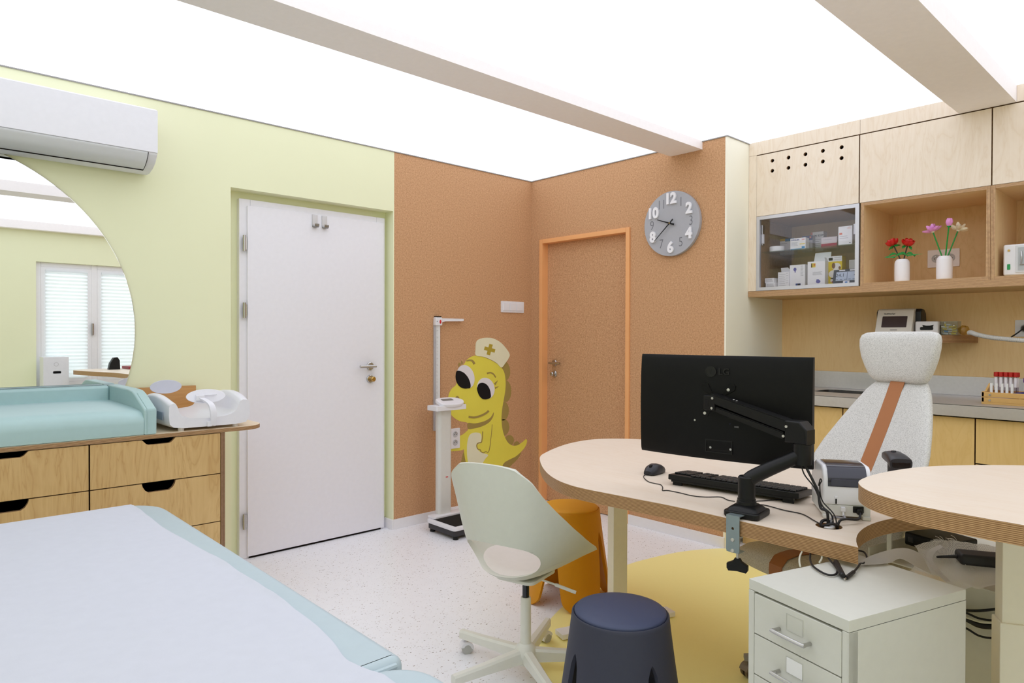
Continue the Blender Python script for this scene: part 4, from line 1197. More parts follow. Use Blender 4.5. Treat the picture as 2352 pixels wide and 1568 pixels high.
for v in b.bm.verts:
    v.co *= 1+.18*mnoise.noise(v.co*60)
    v.co.z = max(v.co.z, 0)
obj('bag_film', b, glassy('bag_film', (240, 226, 170), .1, .15), bg)
ho = B(); ho.tube([(.56, -2.872, 1.336), (.50, -2.895, 1.336), (.46, -2.93, 1.325), (.45, -2.99, 1.311), (.445, -3.06, 1.302), (.44, -3.15, 1.294), (.43, -3.4, 1.28)], lambda t: .0115+.0012*math.sin(t*520), 14, 40)
tag(obj('hose', ho, M('hose_white', (206, 206, 204), .6)), 'white corrugated hose running from the birch shelf out of the picture', 'hose')
s3 = thing('power_socket', 'white socket with a black plug on the plywood wall at the picture edge', 'power socket', (.75, -3.090, 1.360))
b = B(); b.prism(rrect(-.048, .048, -.046, .046, .004), 0, .008, onB(0, 0), bev=.002); obj('cover_plate', b, PLW, s3)
b = B(); socket_face(b, onB(0, 0, -.0075), .022); obj('outlet', b, [PLW, GREYP, BLACK, CHROME], s3)
pg = thing('power_plug', 'black plug with drooping cord in the socket at the picture edge', 'plug', (.742, -3.090, 1.360))
b = B(); b.lathe([(0, .0), (.017, .0), (.017, .02), (.012, .034), (.006, .05), (0, .05)], 20, onB(0, 0)); obj('plug_body', b, BLACK, pg)
b = B(); b.tube([(-.046, 0, 0), (-.06, .004, -.006), (-.062, .03, -.03), (-.05, .05, -.044), (-.03, .058, -.047)], .0035, 8); obj('cord', b, CABLE, pg)

# bamboo tray with blood tubes
tyx, tyy = .22, -3.006
BAM = M('bamboo', (216, 172, 104), .45, vs=14, var=.10)
ty = thing('bamboo_tray', 'bamboo tray with screwed slats on the steel worktop', 'tray', (tyx, tyy, .9775))
b = B(); b.box(0, .20, -.36, 0, 0, .010); obj('bottom', b, BAM, ty)
for z0, z1 in ((.010, .034), (.036, .060)):
    b = B(); b.box(0, .009, -.36, 0, z0, z1, .0015); obj('front_slat', b, BAM, ty)
b = B(); b.prism([(0, .010), (.20, .010), (.20, .08), (.14, .098), (.06, .062), (0, .062)], .0, .009, fr((0, -.0095, 0), (1, 0, 0), (0, 0, 1), (0, 1, 0))); obj('end_panel', b, BAM, ty)
b = B(); b.box(.191, .20, -.36, 0, .010, .06, .0015); obj('rear_slat', b, BAM, ty)
for z in (.020, .047):
    b = B(); b.lathe([(0, .0), (.0058, .0), (.005, .002), (0, .003)], 16, fr((0, -.034, z), (0, -1, 0), (0, 0, 1), (-1, 0, 0))); obj('screw', b, CHROME, ty)
TUB = glassy('tube_plastic', (226, 220, 226), .12, .1); TUBW = M('tube_label', (224, 220, 224), .5)
CAPR, CAPP = M('cap_red', (176, 32, 24), .4), M('cap_purple', (92, 36, 128), .4)
tr = thing('tube_rack', 'clear plastic rack holding the red-capped tubes in the bamboo tray', 'tube rack', (.32, -3.085, .988))
b = B(); b.box(-.055, .03, -.062, .062, 0, .040, .003); obj('rack_body', b, M('rack_plastic', (210, 204, 212), .3), tr)
def tube_thing(label, x, y, z, L, cap, group, col=TUB, cr=.0085):
    t = thing('blood_tube', label, 'blood tube', (x, y, z), group=group)
    b = B(); b.lathe([(0, 0), (.004, .001), (.0062, .006), (.0062, L), (.0, L)], 14); obj('tube_glass', b, col, t)
    if cap:
        b = B(); b.lathe([(0, L-.004), (cr, L-.004), (cr+.0006, L+.004), (cr, L+.018), (cr-.001, L+.019), (0, L+.019)], 18); obj('cap', b, cap, t)
        b = B(); b.lathe([(.0064, L*.35), (.0064, L*.92)], 14); obj('paper_label', b, TUBW, t)
    return t
for i in range(5):
    tube_thing('red-capped blood tube in the front row of the clear rack', .335, -3.042-.0205*i, 1.030, .086, CAPR, 'red-capped blood tubes in the tray', cr=.0096)
for i in range(5):
    tube_thing('red-capped blood tube in the back row of the clear rack', .352, -3.046-.0205*i, 1.030, .086, CAPR, 'red-capped blood tubes in the tray', cr=.0096)
for i, y in enumerate((-3.033, -3.054, -3.078, -3.098, -3.119)):
    tube_thing('short uncapped clear tube standing before the red-capped tubes', .285, y, 1.028, .052, None, 'uncapped clear tubes in the tray', M('tube_clear', (232, 234, 234), .25))
for i, (x, y) in enumerate(((.31, -3.168), (.31, -3.190), (.33, -3.178))):
    tube_thing('purple-capped blood tube behind the blue pouch', x, y, 1.02, .072, CAPP, 'purple-capped blood tubes in the tray')
po = B(); po.ell((0, 0, 0), .022, .075, .018, 20)
for v in po.bm.verts: v.co.z += .004*mnoise.noise(v.co*40)
tag(obj('pouch', po, M('pouch_navy', (28, 30, 96), .4, vs=60, var=.5), None, (.255, -3.19, 1.026)), 'dark blue pouch lying in the bamboo tray', 'pouch')

# ------------------------------------------------------------------ desk and taller desk
dk = thing('desk', 'rounded birch plywood desk carrying the black monitor', 'desk', (-1.4, -2.35, 0))
ccx, ccy, crr = -1.706, -3.651, .4956
ol = [(-1.940, -3.0), (-1.936, -2.66), (-1.950, -2.45), (-1.955, -2.211), (-1.861, -2.0), (-1.658, -1.755), (-1.514, -1.656), (-1.273, -1.56), (-1.081, -1.539), (-.958, -1.587), (-.85, -1.72), (-.82, -1.95), (-.86, -2.3), (-.95, -2.65), (-1.0, -2.9), (-1.03, -3.1), (-1.10, -3.28), (-1.20, -3.37)]
q = [(p.x, p.y) for p in spline([(-1.941, -3.2, 0)]+[(*p, 0) for p in ol], 6)]
arc = [(ccx+crr*math.cos(R(a)), ccy+crr*math.sin(R(a))) for a in [34.7+(118.5-34.7)*k/24 for k in range(25)]]
o_ = [(x+1.4, y+2.35) for x, y in q+[(-1.27, -3.392)]+arc]
b = B(); b.plate(o_, [ring(-1.795+1.4, -3.080+2.35, .036, n=32)], .715, .760); obj('desk_top', b, DESKT, dk, ang=30)
LEGW = M('desk_leg_white', (238, 234, 218), .45)
fd = Vector((.95, -.31, 0)).normalized(); fn = Vector((.31, .95, 0))
for (x, y), nm in (((-1.39, -1.985), 0), ((-1.12, -3.065), 1)):
    L = fr((x+1.4, y+2.35, 0), fd, fn, (0, 0, 1))
    b = B(); b.box(-.0375, .0375, -.025, .025, .03, .70, .004, mtx=L); obj('leg', b, LEGW, dk)
    b = B(); b.box(-.30, .30, -.035, .035, .006, .03, .004, mtx=L); obj('foot', b, WHITE, dk)
    b = B(); b.box(-.20, .20, -.03, .03, .69, .715, .002, mtx=L); obj('support_bracket', b, LEGW, dk)
b = B(); a1, a2 = Vector((-1.39+1.4, -1.985+2.35, .675)), Vector((-1.12+1.4, -3.065+2.35, .675))
dd = (a2-a1).normalized(); sd = dd.cross(Vector((0, 0, 1)))
b.loft([[p+sd*.02+Vector((0, 0, -.015)), p-sd*.02+Vector((0, 0, -.015)), p-sd*.02+Vector((0, 0, .015)), p+sd*.02+Vector((0, 0, .015))] for p in (a1, a2)]); obj('crossbar', b, LEGW, dk)

td = thing('raised_desk', 'taller rounded birch desk at the picture edge', 'desk', (-1.6, -3.9, 0))
ol = [(-2.125, -4.0), (-2.078, -3.72), (-2.062, -3.45), (-2.042, -3.359), (-1.989, -3.265), (-1.912, -3.205), (-1.833, -3.185), (-1.699, -3.192), (-1.529, -3.236), (-1.394, -3.316), (-1.257, -3.443), (-1.17, -3.6), (-1.12, -3.9), (-1.10, -4.3), (-1.14, -4.65), (-1.4, -4.9), (-1.85, -4.97), (-2.18, -4.93), (-2.31, -4.8), (-2.30, -4.6), (-2.22, -4.3)]
b = B(); b.prism([(p.x+1.6, p.y+3.9) for p in spline([(*p, 0) for p in ol], 6, True)], .875, .920); obj('desk_top', b, DESKT, td, ang=30)
for x, y in ((-1.60, -3.478), (-1.55, -4.5)):
    L = T(x+1.6, y+3.9, 0) @ RZ(R(28))
    b = B(); b.box(-.028, .028, -.028, .028, .5, .87, .004, mtx=L); b.box(-.034, .034, -.034, .034, .03, .555, .004, mtx=L); obj('leg', b, LEGW, td)
    b = B(); b.box(-.3, .3, -.035, .035, .006, .03, .004, mtx=T(x+1.6, y+3.9, 0)); obj('foot', b, LEGW, td)
    b = B(); b.box(-.2, .2, -.03, .03, .86, .875, .002, mtx=T(x+1.6, y+3.9, 0)); obj('support_bracket', b, LEGW, td)

# ------------------------------------------------------------------ monitor on its arm
e_ = Vector((.100, -.596, 0)).normalized(); n_ = Vector((e_.y, -e_.x, 0))
MC = Vector((-1.675, -2.663, 1.065))
mo = thing('monitor', 'black curved computer monitor seen from behind on the desk', 'monitor', MC)
MF = fr((0, 0, 0), e_, (0, 0, 1), n_)
Wm, Hm = .302, .180
def msec(u, zb=True):
    x = u*Wm; s = .026*(1-u*u)
    pts = [(-1, -.010), (-1, .006), (-.93, .014), (-.6, .020), (0, .024), (.6, .020), (.93, .012), (1, .006), (1, -.010)]
    return [MF @ Vector((x, v*Hm, z*(1 if z < 0 else (1-.35*abs(u)**6))+s)) for v, z in pts]
b = B(); b.loft([msec(-1+2*k/24) for k in range(25)]); obj('rear_shell', b, M('monitor_black', (9, 9, 10), .45, spec=.2, bump=.03, bs=900), mo)
b = B(); b.grid(lambda u, v: MF @ Vector(((2*u-1)*(Wm-.004), (2*v-1)*(Hm-.004), -.0105+.026*(1-(2*u-1)**2))), 24, 4); obj('screen', b, BLACKG, mo)
def ml(px, py):       # pixel -> local coordinates on the monitor's back plane
    d = FW*FPX+RT*(px-1176)-UP*(py-784); P0 = MC+n_*.045
    p = EYE+d*((P0-EYE).dot(n_)/d.dot(n_))-MC
    return p.dot(e_), p.z
lx, ly = ml(1633, 853)
LOGO = M('logo_gloss', (20, 20, 22), .3, spec=.35)
b = B(); F = MF @ T(lx, ly, .0475)
b.plate(ring(0, 0, .019, n=40), [ring(0, 0, .0165, n=40)], 0, .0012, F); b.prism(ring(0, 0, .016, n=40), -.0008, .0002, F)
b.box(-.0012, .0012, -.008, .007, .0002, .0012, mtx=F); b.box(-.0012, .006, -.008, -.006, .0002, .0012, mtx=F); b.prism(ring(-.006, .006, .002, n=12), .0002, .0012, F)
b.text('LG', .032, .0012, MF @ T(lx+.046, ly, .0478), bold=.0006); obj('logo', b, LOGO, mo, flat=True)
x0, y0 = ml(1620, 1007); x1, y1 = ml(1682, 1044)
b = B(); b.plate([(x0, y1), (x1, y1), (x1, y0), (x0, y0)], [[(x0+.004, y1+.004), (x1-.004, y1+.004), (x1-.004, y0-.004), (x0+.004, y0-.004)]], .030, .046, MF); b.mi = 1; b.prism([(x0, y1), (x1, y1), (x1, y0), (x0, y0)], .026, .0425, MF); obj('mount_recess', b, [BLACK, RUBBER], mo)
for p in ((1632, 1027), (1678, 1032)):
    x, y = ml(*p); b = B(); b.lathe([(.0012, .043), (.004, .043), (.004, .0465), (.0012, .0465)], 16, MF @ T(x, y, 0)); obj('screw', b, CHROME, mo)
x, y = ml(1608, 965)
b = B(); b.plate(rrect(x-.012, x+.012, y-.0055, y+.0055, .003), [rrect(x-.0105, x+.0105, y-.004, y+.004, .0025)], .040, .0465, MF)
for s in (-1, 1): b.lathe([(.001, .04), (.0035, .04), (.0035, .0475), (.001, .0475)], 12, MF @ T(x+s*.0185, y, 0))
b.mi = 1; b.prism(rrect(x-.010, x+.010, y-.0035, y+.0035, .002), .03, .0445, MF); obj('video_port', b, [CHROME, BLACK], mo)
x, y = ml(1676, 971); b = B(); b.lathe([(.002, .04), (.0042, .04), (.0042, .0475), (.002, .0475)], 14, MF @ T(x, y, 0)); obj('audio_jack', b, ink((70, 70, 150)), mo)
x, y = ml(1692, 980); b = B(); b.box(x-.008, x+.008, y-.004, y+.003, .04, .047, .001, 1, MF); obj('digital_port', b, M('port_grey', (96, 96, 100), .35, .8), mo)

ma = thing('monitor_mount', 'black monitor arm clamped to the front edge of the desk', 'monitor mount', (-1.865, -2.860, .76))
O = Vector((-1.865, -2.860, .76))
def AX(px, py, x): return at(px, py, 'x', x)-O
b = B(); b.prism(rrect(-.055, .062, -.055, .055, .016), .001, .020, RZ(R(8)), bev=.005, seg=3)
b.loft([[(cx*k, cy*k, z) for cx, cy in rrect(-.050, .055, -.050, .050, .018)] for k, z in ((1, .016), (.86, .027), (.6, .036))], RZ(R(8))); obj('base', b, BLACKM, ma)
b = B(); b.lathe([(0, .03), (.031, .03), (.029, .045), (.0275, .046), (.0275, .052), (.0255, .053), (.0255, .118), (.022, .122), (0, .122)], 32); obj('post', b, BLACKM, ma)
EX = -1.775
el0 = AX(1843, 1045, EX)
b = B(); p0 = Vector((0, 0, .098)); p1 = el0+Vector((0, 0, .004))
b.tube([p0, p0+(p1-p0)*.10+Vector((0, 0, .010)), p0+(p1-p0)*.4+Vector((0, 0, .008)), p0+(p1-p0)*.75+Vector((0, 0, .002)), p1], lambda t: .0235-.004*t, 18, 8); obj('lower_arm', b, BLACKM, ma)
ez0, ez1 = AX(1843, 1066, EX).z, AX(1843, 970, EX).z
ec = Vector((el0.x, el0.y, 0))
b = B(); b.lathe([(0, ez0), (.026, ez0), (.0265, ez0+.02), (.0265, (ez0+ez1)/2-.002)], 28, T(*ec)); b.lathe([(0, (ez0+ez1)/2-.004), (.0245, (ez0+ez1)/2-.004), (.0245, (ez0+ez1)/2+.004), (0, (ez0+ez1)/2+.004)], 28, T(*ec)); obj('elbow_base', b, BLACKM, ma)
hd = (AX(1640, 915, -1.735)-ec); hd.z = 0; hd.normalize()
sdv = Vector((-hd.y, hd.x, 0))
L = fr(ec, hd, sdv, (0, 0, 1))
zm = (ez0+ez1)/2
b = B(); b.prism([(-.027, zm), (.045, zm), (.045, ez1+.004), (-.004, ez1+.004), (-.027, ez1-.020)], -.026, .026, L @ fr((0, 0, 0), (1, 0, 0), (0, 0, 1), (0, -1, 0)), bev=.006, seg=3); obj('elbow_housing', b, BLACKM, ma)
A0, A1 = AX(1816, 978, EX), AX(1640, 913, -1.735)
A2, A3 = AX(1808, 1000, EX), AX(1643, 936, -1.735)
def bar(p, q, h0, h1, w_):
    b = B(); s = Vector((-(q-p).y, (q-p).x, 0)).normalized()*w_; U = Vector((0, 0, 1))
    rows = []
    for t, h in ((0, h0), (.06, h0*1.05), (.94, h1*1.05), (1, h1)):
        c = p.lerp(q, t); rows.append([c+s+U*h, c-s+U*h, c-s-U*h, c+s-U*h])
    b.loft(rows); bmesh.ops.bevel(b.bm, geom=list(b.bm.edges), offset=.003, segments=2, affect='EDGES'); return b
obj('upper_arm', bar(A0, A1, .017, .015, .022), BLACKM, ma)
obj('lower_link', bar(A2, A3, .011, .009, .019), BLACKM, ma)
mid = A1.lerp(A3, .5)
L2 = fr(mid, hd, sdv, (0, 0, 1))
b = B(); b.box(-.018, .030, -.024, .024, -.026, .026, .005, mtx=L2); b.mi = 1; b.box(.006, .022, -.0248, -.02, -.012, .012, .002, mtx=L2); b.box(.006, .022, .02, .0248, -.012, .012, .002, mtx=L2); obj('arm_head', b, [BLACKM, RUBBER], ma)
vc = MC+n_*.048+e_*ml(1650, 919)[0]+Vector((0, 0, ml(1650, 919)[1]))-O
b = B(); b.tube([mid+hd*.01, mid.lerp(vc, .5), vc], .017, 16); obj('tilt_joint', b, BLACKM, ma)
VF = fr(vc, e_, (0, 0, 1), n_)
k = .052
arm_ = [(-k-.008, k), (-k, k+.008), (-k+.016, k+.006), (-.018, .024), (.018, .024), (k-.016, k+.006), (k, k+.008), (k+.008, k), (k+.006, k-.016), (.024, .018), (.024, -.018), (k+.006, -k+.016), (k+.008, -k), (k, -k-.008), (k-.016, -k-.006), (.018, -.024), (-.018, -.024), (-k+.016, -k-.006), (-k, -k-.008), (-k-.008, -k), (-k-.006, -k+.016), (-.024, -.018), (-.024, .018), (-k-.006, k-.016)]
b = B(); b.prism(arm_, -.002, .0025, VF, bev=.0008); obj('mount_plate', b, M('plate_black', (7, 7, 8), .4, spec=.2), ma)
SCR = M('screw_silver', (206, 204, 198), .35, .7)
for (px, py) in ((1674, 895), (1620, 948)):
    x, y = ml(px, py); c = MC+e_*x+Vector((0, 0, y))-O
    b = B(); b.lathe([(.0015, .047), (.0058, .047), (.0052, .0515), (.0015, .0525)], 16, fr(c, e_, (0, 0, 1), n_)); obj('screw', b, SCR, ma)
tocam = (sdv if sdv.dot(EYE-(O+ec)) > 0 else -sdv)
for P, off in ((A0, .024), (A1+hd*-.012, .025), (A2, .021), (A3+hd*-.004, .025)):
    b = B(); c = P+tocam*off; c.z = P.z
    b.lathe([(.0012, -.002), (.0042, -.002), (.0042, .0012), (.0012, .0016)], 14, fr(c, Vector((0, 0, 1)).cross(tocam), (0, 0, 1), tocam)); obj('screw', b, SCR, ma)
for px, py in ((1691, 915), (1697, 917)):
    b = B(); b.ell(A1.lerp(A0, .28 if px < 1694 else .32)+Vector((0, 0, .0175)), .004, .004, .0015, 10); obj('screw', b, SCR, ma)
CXp = -1.944
def CP(px, py, x=CXp): return at(px, py, 'x', x)-O
z1, z0 = CP(1684, 1183).z, CP(1684, 1268).z; yc = CP(1684, 1225).y
GAL = M('galvanised', (150, 164, 168), .38, .75, vs=30, var=.1)
hw = .0215
b = B(); b.plate(rrect(-hw, hw, z0, z1, (.008, .008, .001, .001)), [ring(0, CP(1684, 1213).z, .0042, n=18)], 0, .003, fr((CXp-O.x, yc, 0), (0, -1, 0), (0, 0, 1), (-1, 0, 0)))
b.box(CXp-O.x, CXp-O.x+.045, yc-hw, yc+hw, z1-.003, z1); b.box(CXp-O.x-.002, CXp-O.x+.030, yc-hw, yc+hw, z0, z0+.003, .001, 1); obj('clamp_plate', b, GAL, ma)
for py in (1239, 1264):
    b = B(); b.lathe([(0, .003), (.0062, .003), (.0052, .0062), (.002, .007), (0, .006)], 16, fr((CXp-O.x, yc, CP(1684, py).z), (0, -1, 0), (0, 0, 1), (-1, 0, 0))); obj('clamp_screw', b, SCR, ma)
kx, ky = CXp-O.x+.016, yc-.006
b = B(); b.cyl((kx, ky, z0-.034), (kx, ky, z0+.0447), .0042, n=14); b.lathe([(0, z0+.0445), (.016, z0+.0445), (.016, z0+.048), (0, z0+.048)], 18, T(kx, ky, 0)) if z0+.048 < -.045 else None; obj('clamp_spindle', b, SCR, ma)
zk = z0-.034
b = B(); b.prism([(-.031, -.004), (-.031, -.018), (-.026, -.026), (0, -.0235), (.026, -.026), (.031, -.018), (.031, -.004), (.012, .006), (.008, .014), (-.008, .014), (-.012, .006)], -.008, .008, fr((kx, ky, zk), (0.25, -.97, 0), (0, 0, 1), (-.97, -.25, 0)), bev=.002); obj('clamp_knob', b, BLACK, ma)

# ------------------------------------------------------------------ keyboard, mouse, label printer, scanner
kd = Vector((.118, -.993, 0)).normalized(); kn = Vector((-kd.y, kd.x, 0))
kb = thing('keyboard', 'black wired keyboard on the desk behind the monitor arm', 'keyboard', (-1.570, -2.668, .76))
KF = fr((0, 0, .016), kd, kn, (0, 0, 1)) @ RX(R(-5))
b = B(); b.prism(rrect(-.235, .235, -.078, .078, .006), -.004, .016, KF, bev=.003); b.prism([(-.22, -.0785), (.22, -.0785), (.215, -.05), (-.215, -.05)], -.010, -.003, KF); obj('case', b, BLACK, kb)
KEY = M('key_black', (26, 25, 26), .5)
for nm, xa, xb, ya, yb_ in (('main_keys', -.085, .222, -.045, .066), ('navigation_keys', -.148, -.097, -.045, .066), ('number_pad', -.226, -.160, -.045, .066), ('function_keys', -.15, .222, -.072, -.054)):
    b = B(); nx = round((xb-xa)/.0195); ny = max(1, round((yb_-ya)/.0195))
    for i in range(nx):
        for j in range(ny):
            px, py = (xb-xa)/nx, (yb_-ya)/ny
            if nm == 'navigation_keys' and j == 3: continue
            b.box(xa+i*px+.001, xa+(i+1)*px-.001, ya+j*py+.001, ya+(j+1)*py-.001, .016, .0225, .0018, 1, KF)
    obj(nm, b, KEY, kb, flat=True)
for x in (-.2, .2):
    b = B(); b.box(x-.018, x+.018, -.070, -.062, -.0235, -.003, .001, 1, KF); obj('riser_foot', b, BLACK, kb)
b = B()
Z = .0024
def DT(px, py, z=.7625): return at(px, py, 'z', z)-Vector((-1.570, -2.668, .76))
b.tube([Vector((.02, -.215, .012)), DT(1866, 1130), DT(1835, 1139), DT(1800, 1145), DT(1760, 1149), DT(1735, 1151), DT(1722, 1158), DT(1745, 1163)+Vector((.03, 0, 0)), DT(1800, 1171), DT(1842, 1180), DT(1868, 1194), DT(1884, 1203)], .0017, 7, 8); obj('cord', b, CABLE, kb)

mz = thing('computer_mouse', 'black wired computer mouse on the desk left of the keyboard', 'computer mouse', (-1.545, -2.293, .76))
ma_ = RZ(R(188))
def msx(t):
    x = -.056+.112*t
    w_ = .031*math.sin(PI*(.10+.82*t))**.45*(.93+.12*abs(2*t-1)); h = .038*math.sin(PI*(.10+.80*t))**.75
    h = .012+.028*math.sin(PI*min(1, .06+.84*(1-t)**.9))
    return [ma_ @ Vector(p) for p in [(x, -w_, .003), (x, -w_*1.04, h*.42), (x, -w_*.86, h*.78), (x, -w_*.5, h*.96), (x, 0, h), (x, w_*.5, h*.96), (x, w_*.86, h*.78), (x, w_*1.04, h*.42), (x, w_, .003)]]
b = B(); b.loft([msx(k/16) for k in range(17)]); obj('shell', b, M('mouse_black', (38, 38, 46), .42), mz, ang=50)
b = B(); b.cyl(ma_ @ Vector((.030, -.004, .0295)), ma_ @ Vector((.030, .004, .0295)), .009, n=18); obj('scroll_wheel', b, RUBBER, mz)
b = B(); b.box(.004, .020, -.003, .003, .036, .0385, .001, 1, ma_ @ RY(R(4))); obj('button_strip', b, RUBBER, mz)
b = B()
def DM(px, py, z=.7622): return at(px, py, 'z', z)-Vector((-1.545, -2.293, .76))
b.tube([ma_ @ Vector((.056, 0, .006)), DM(1479, 1092), DM(1480, 1098), DM(1490, 1106), DM(1505, 1110), DM(1518, 1113), DM(1522, 1119), DM(1522, 1126), DM(1534, 1126), DM(1560, 1131), DM(1590, 1138), DM(1620, 1141), DM(1655, 1141), DM(1672, 1148), DM(1690, 1157)+Vector((.03, .02, 0))], .0016, 7, 8); obj('cord', b, CABLE, mz)

lp = thing('label_printer', 'white label printer with dark window beside the round desk edge', 'printer', (-1.684, -3.088, .76))
wv, dv_ = Vector((.546, -.838, 0)), Vector((.838, .546, 0))
LF = fr((0, 0, 0), wv, dv_, (0, 0, 1))
hh = .158
pf = [(.0, .045), (-.004, .06), (-.002, .12), (.012, .148), (.03, hh), (.12, hh), (.165, .14), (.19, .10), (.19, .045)]
b = B(); b.prism(pf, -.068, .068, LF @ fr((0, 0, 0), (0, 1, 0), (0, 0, 1), (1, 0, 0)), bev=.006, seg=3); obj('upper_housing', b, PLW, lp)
b = B(); b.box(-.066, .066, .004, .19, .008, .046, .003, mtx=LF); b.box(-.050, .040, -.0005, .01, .010, .042, .001, 1, LF); obj('lower_housing', b, PLG, lp)
for x in (-.055, .055):
    b = B(); b.box(x-.012, x+.012, -.002, .02, 0, .012, .003, mtx=LF); obj('foot', b, PLG, lp)
pw = spline([(-.0045, .100, 0), (-.004, .118, 0), (.008, .1445, 0), (.024, .1575, 0), (.06, .1615, 0), (.115, .1605, 0)], 5)
WIN = M('tinted_window', (34, 34, 50), .12, spec=.6)
b = B(); b.loft([[LF @ Vector((s*.054, p.x-.0, p.y)) for s in (-1, 1)]+[LF @ Vector((s*.054, p.x+.004, p.y-.004)) for s in (1, -1)] for p in pw]); obj('dark_window', b, WIN, lp)
b = B(); b.box(-.046, .046, -.0062, -.003, .100, .122, .002, mtx=LF); obj('window_lip', b, M('tint_grey', (64, 64, 80), .2), lp)
b = B(); b.box(-.036, -.027, -.0055, -.003, .047, .070, .001, mtx=LF); b.mi = 1; b.box(-.034, -.029, -.0062, -.003, .047, .063, .0008, 1, LF); obj('cover_latch', b, [PLW, BLACK], lp)
b = B(); b.box(-.018, -.006, -.012, .0, .026, .038, .001, mtx=LF); b.cyl(LF @ Vector((-.012, -.008, .026)), LF @ Vector((-.012, -.012, .012)), .003, n=10); obj('data_plug', b, PLW, lp)
b = B(); b.box(.016, .046, -.003, .001, .022, .042, .002, mtx=LF); b.box(.024, .040, -.02, -.002, .020, .036, .004, mtx=LF); obj('power_inlet', b, BLACK, lp)

bc = thing('barcode_scanner', 'black handheld barcode scanner standing behind the tall desk', 'barcode scanner', (-1.215, -3.065, .76))
d_ = (Vector((-3.81, -3.90, 0))-Vector((-1.2, -3.06, 0))).normalized(); d_ = (RZ(R(20)) @ d_)
s_ = Vector((-d_.y, d_.x, 0))
SF = fr((0, 0, 0), d_, s_, (0, 0, 1))
b = B(); b.lathe([(0, 0), (.04, 0), (.042, .004), (.03, .012), (.016, .018), (.012, .04), (0, .04)], 28); obj('stand', b, BLACK, bc)
SCB = M('scanner_black', (40, 40, 46), .35)
b = B(); rows = []
for x, z, a, c in ((-.012, .035, .012, .016), (-.008, .06, .013, .017), (.0, .085, .016, .019), (.008, .108, .020, .022)):
    rows.append([SF @ Vector((x+a*math.cos(t), c*math.sin(t), z+.3*a*math.cos(t))) for t in [2*PI*k/20 for k in range(20)]])
b.loft(rows); obj('grip', b, SCB, bc)
b = B(); rows = []
for x, z, a, c in ((-.045, .128, .006, .014), (-.038, .130, .015, .026), (-.01, .132, .019, .031), (.03, .128, .019, .034), (.058, .120, .020, .037), (.066, .117, .019, .036)):
    rows.append([SF @ Vector((x+.25*a*math.sin(t), c*math.copysign(abs(math.cos(t))**.6, math.cos(t)), z+a*math.copysign(abs(math.sin(t))**.6, math.sin(t)))) for t in [2*PI*k/28 for k in range(28)]])
b.loft(rows); obj('scan_head', b, SCB, bc)
b = B(); b.prism(rrect(-.029, .029, -.013, .013, .008), 0, .0015, SF @ fr((.0665, 0, .117), (0, 1, 0), (-.1, 0, 1), (1, 0, .1))); obj('scan_window', b, BLACKG, bc)
b = B(); b.ell(SF @ Vector((.0, 0, .1515)), .012, .009, .002, 12); obj('trigger_mark', b, BLACKG, bc)

# cables from the arm into the desk hole
def cable(name, label, pts, r, cat='cable', col=None, extra=None, n=8, group=None):
    b = B(); b.tube(pts, r, n, 8)
    if extra: extra(b)
    return tag(obj(name, b, col or CABLE), label, cat, group)
HX = Vector((-1.795, -3.080, .762))
cable('power_cable', 'thick black cable hanging from the monitor arm into the desk hole', [at(1846, 1062, 'x', -1.775), at(1868, 1105, 'x', -1.775), at(1879, 1130, 'x', -1.775), at(1885, 1165, 'x', -1.785), HX+Vector((.010, .008, .03)), HX+Vector((.008, .008, -.06))], .0042)
cable('video_cable', 'thin black cable crossing beside the thick one below the monitor arm', [at(1840, 1066, 'x', -1.77), at(1848, 1090, 'x', -1.77), at(1872, 1122, 'x', -1.77), at(1888, 1160, 'x', -1.78), HX+Vector((.016, -.004, .02)), HX+Vector((.016, -.002, -.06))], .0022)
cable('loop_cable', 'thin black cable with a small loop beside the label printer', [at(1880, 1115, 'x', -1.765), at(1884, 1100, 'x', -1.765), at(1887, 1104, 'x', -1.765), at(1883, 1116, 'x', -1.765), at(1889, 1150, 'x', -1.772), HX+Vector((.018, -.012, .02)), HX+Vector((.016, -.010, -.06))], .0018)
cable('printer_cable', 'black power cable running from the label printer into the desk hole', [Vector((-1.684, -3.088, .76))+LF @ Vector((.032, -.018, .026)), Vector((-1.684, -3.088, .76))+LF @ Vector((.02, -.045, .014)), HX+Vector((.026, -.020, .012)), HX+Vector((.016, -.018, -.05))], .0036)
cable('data_cable', 'grey and white data cable curling into the desk hole', [Vector((-1.684, -3.088, .76))+LF @ Vector((-.012, -.011, .014)), Vector((-1.684, -3.088, .76))+LF @ Vector((-.014, -.035, .012)), HX+Vector((.022, .002, .014)), HX+Vector((.006, -.012, -.05))], .0028, col=M('cable_grey', (150, 150, 158), .5))
b = B(); b.tube([(HX+Vector((.020*math.cos(a), .022*math.sin(a), .004+.006*math.sin(2*a)))) for a in [2*PI*k/10 for k in range(10)]], .0045, 8, 6, closed=True)
b.mi = 1; b.tube([(HX+Vector((-.008+.014*math.cos(a), -.004+.012*math.sin(a), -.002))) for a in [2*PI*k/10 for k in range(10)]], .004, 8, 6, closed=True)
tag(obj('cable_coil', b, [CABLE, PLW]), 'black and white cable coil stuffed in the desk hole', 'cable')
cable('looped_cord', 'black cord looping from under the desk down to the drawer unit top', [at(1862, 1262, 'z', .715), at(1861, 1285, 'z', .706), at(1868, 1300, 'z', .7055), at(1888, 1314, 'z', .7055), at(1905, 1320, 'z', .7055), at(1920, 1318, 'z', .7055), at(1924, 1308, 'z', .708)], .0027)
pts = [at(1899, 1276, 'z', .714), at(1908, 1288, 'z', .711), at(1916, 1297, 'z', .709), at(1925, 1310, 'z', .708)]
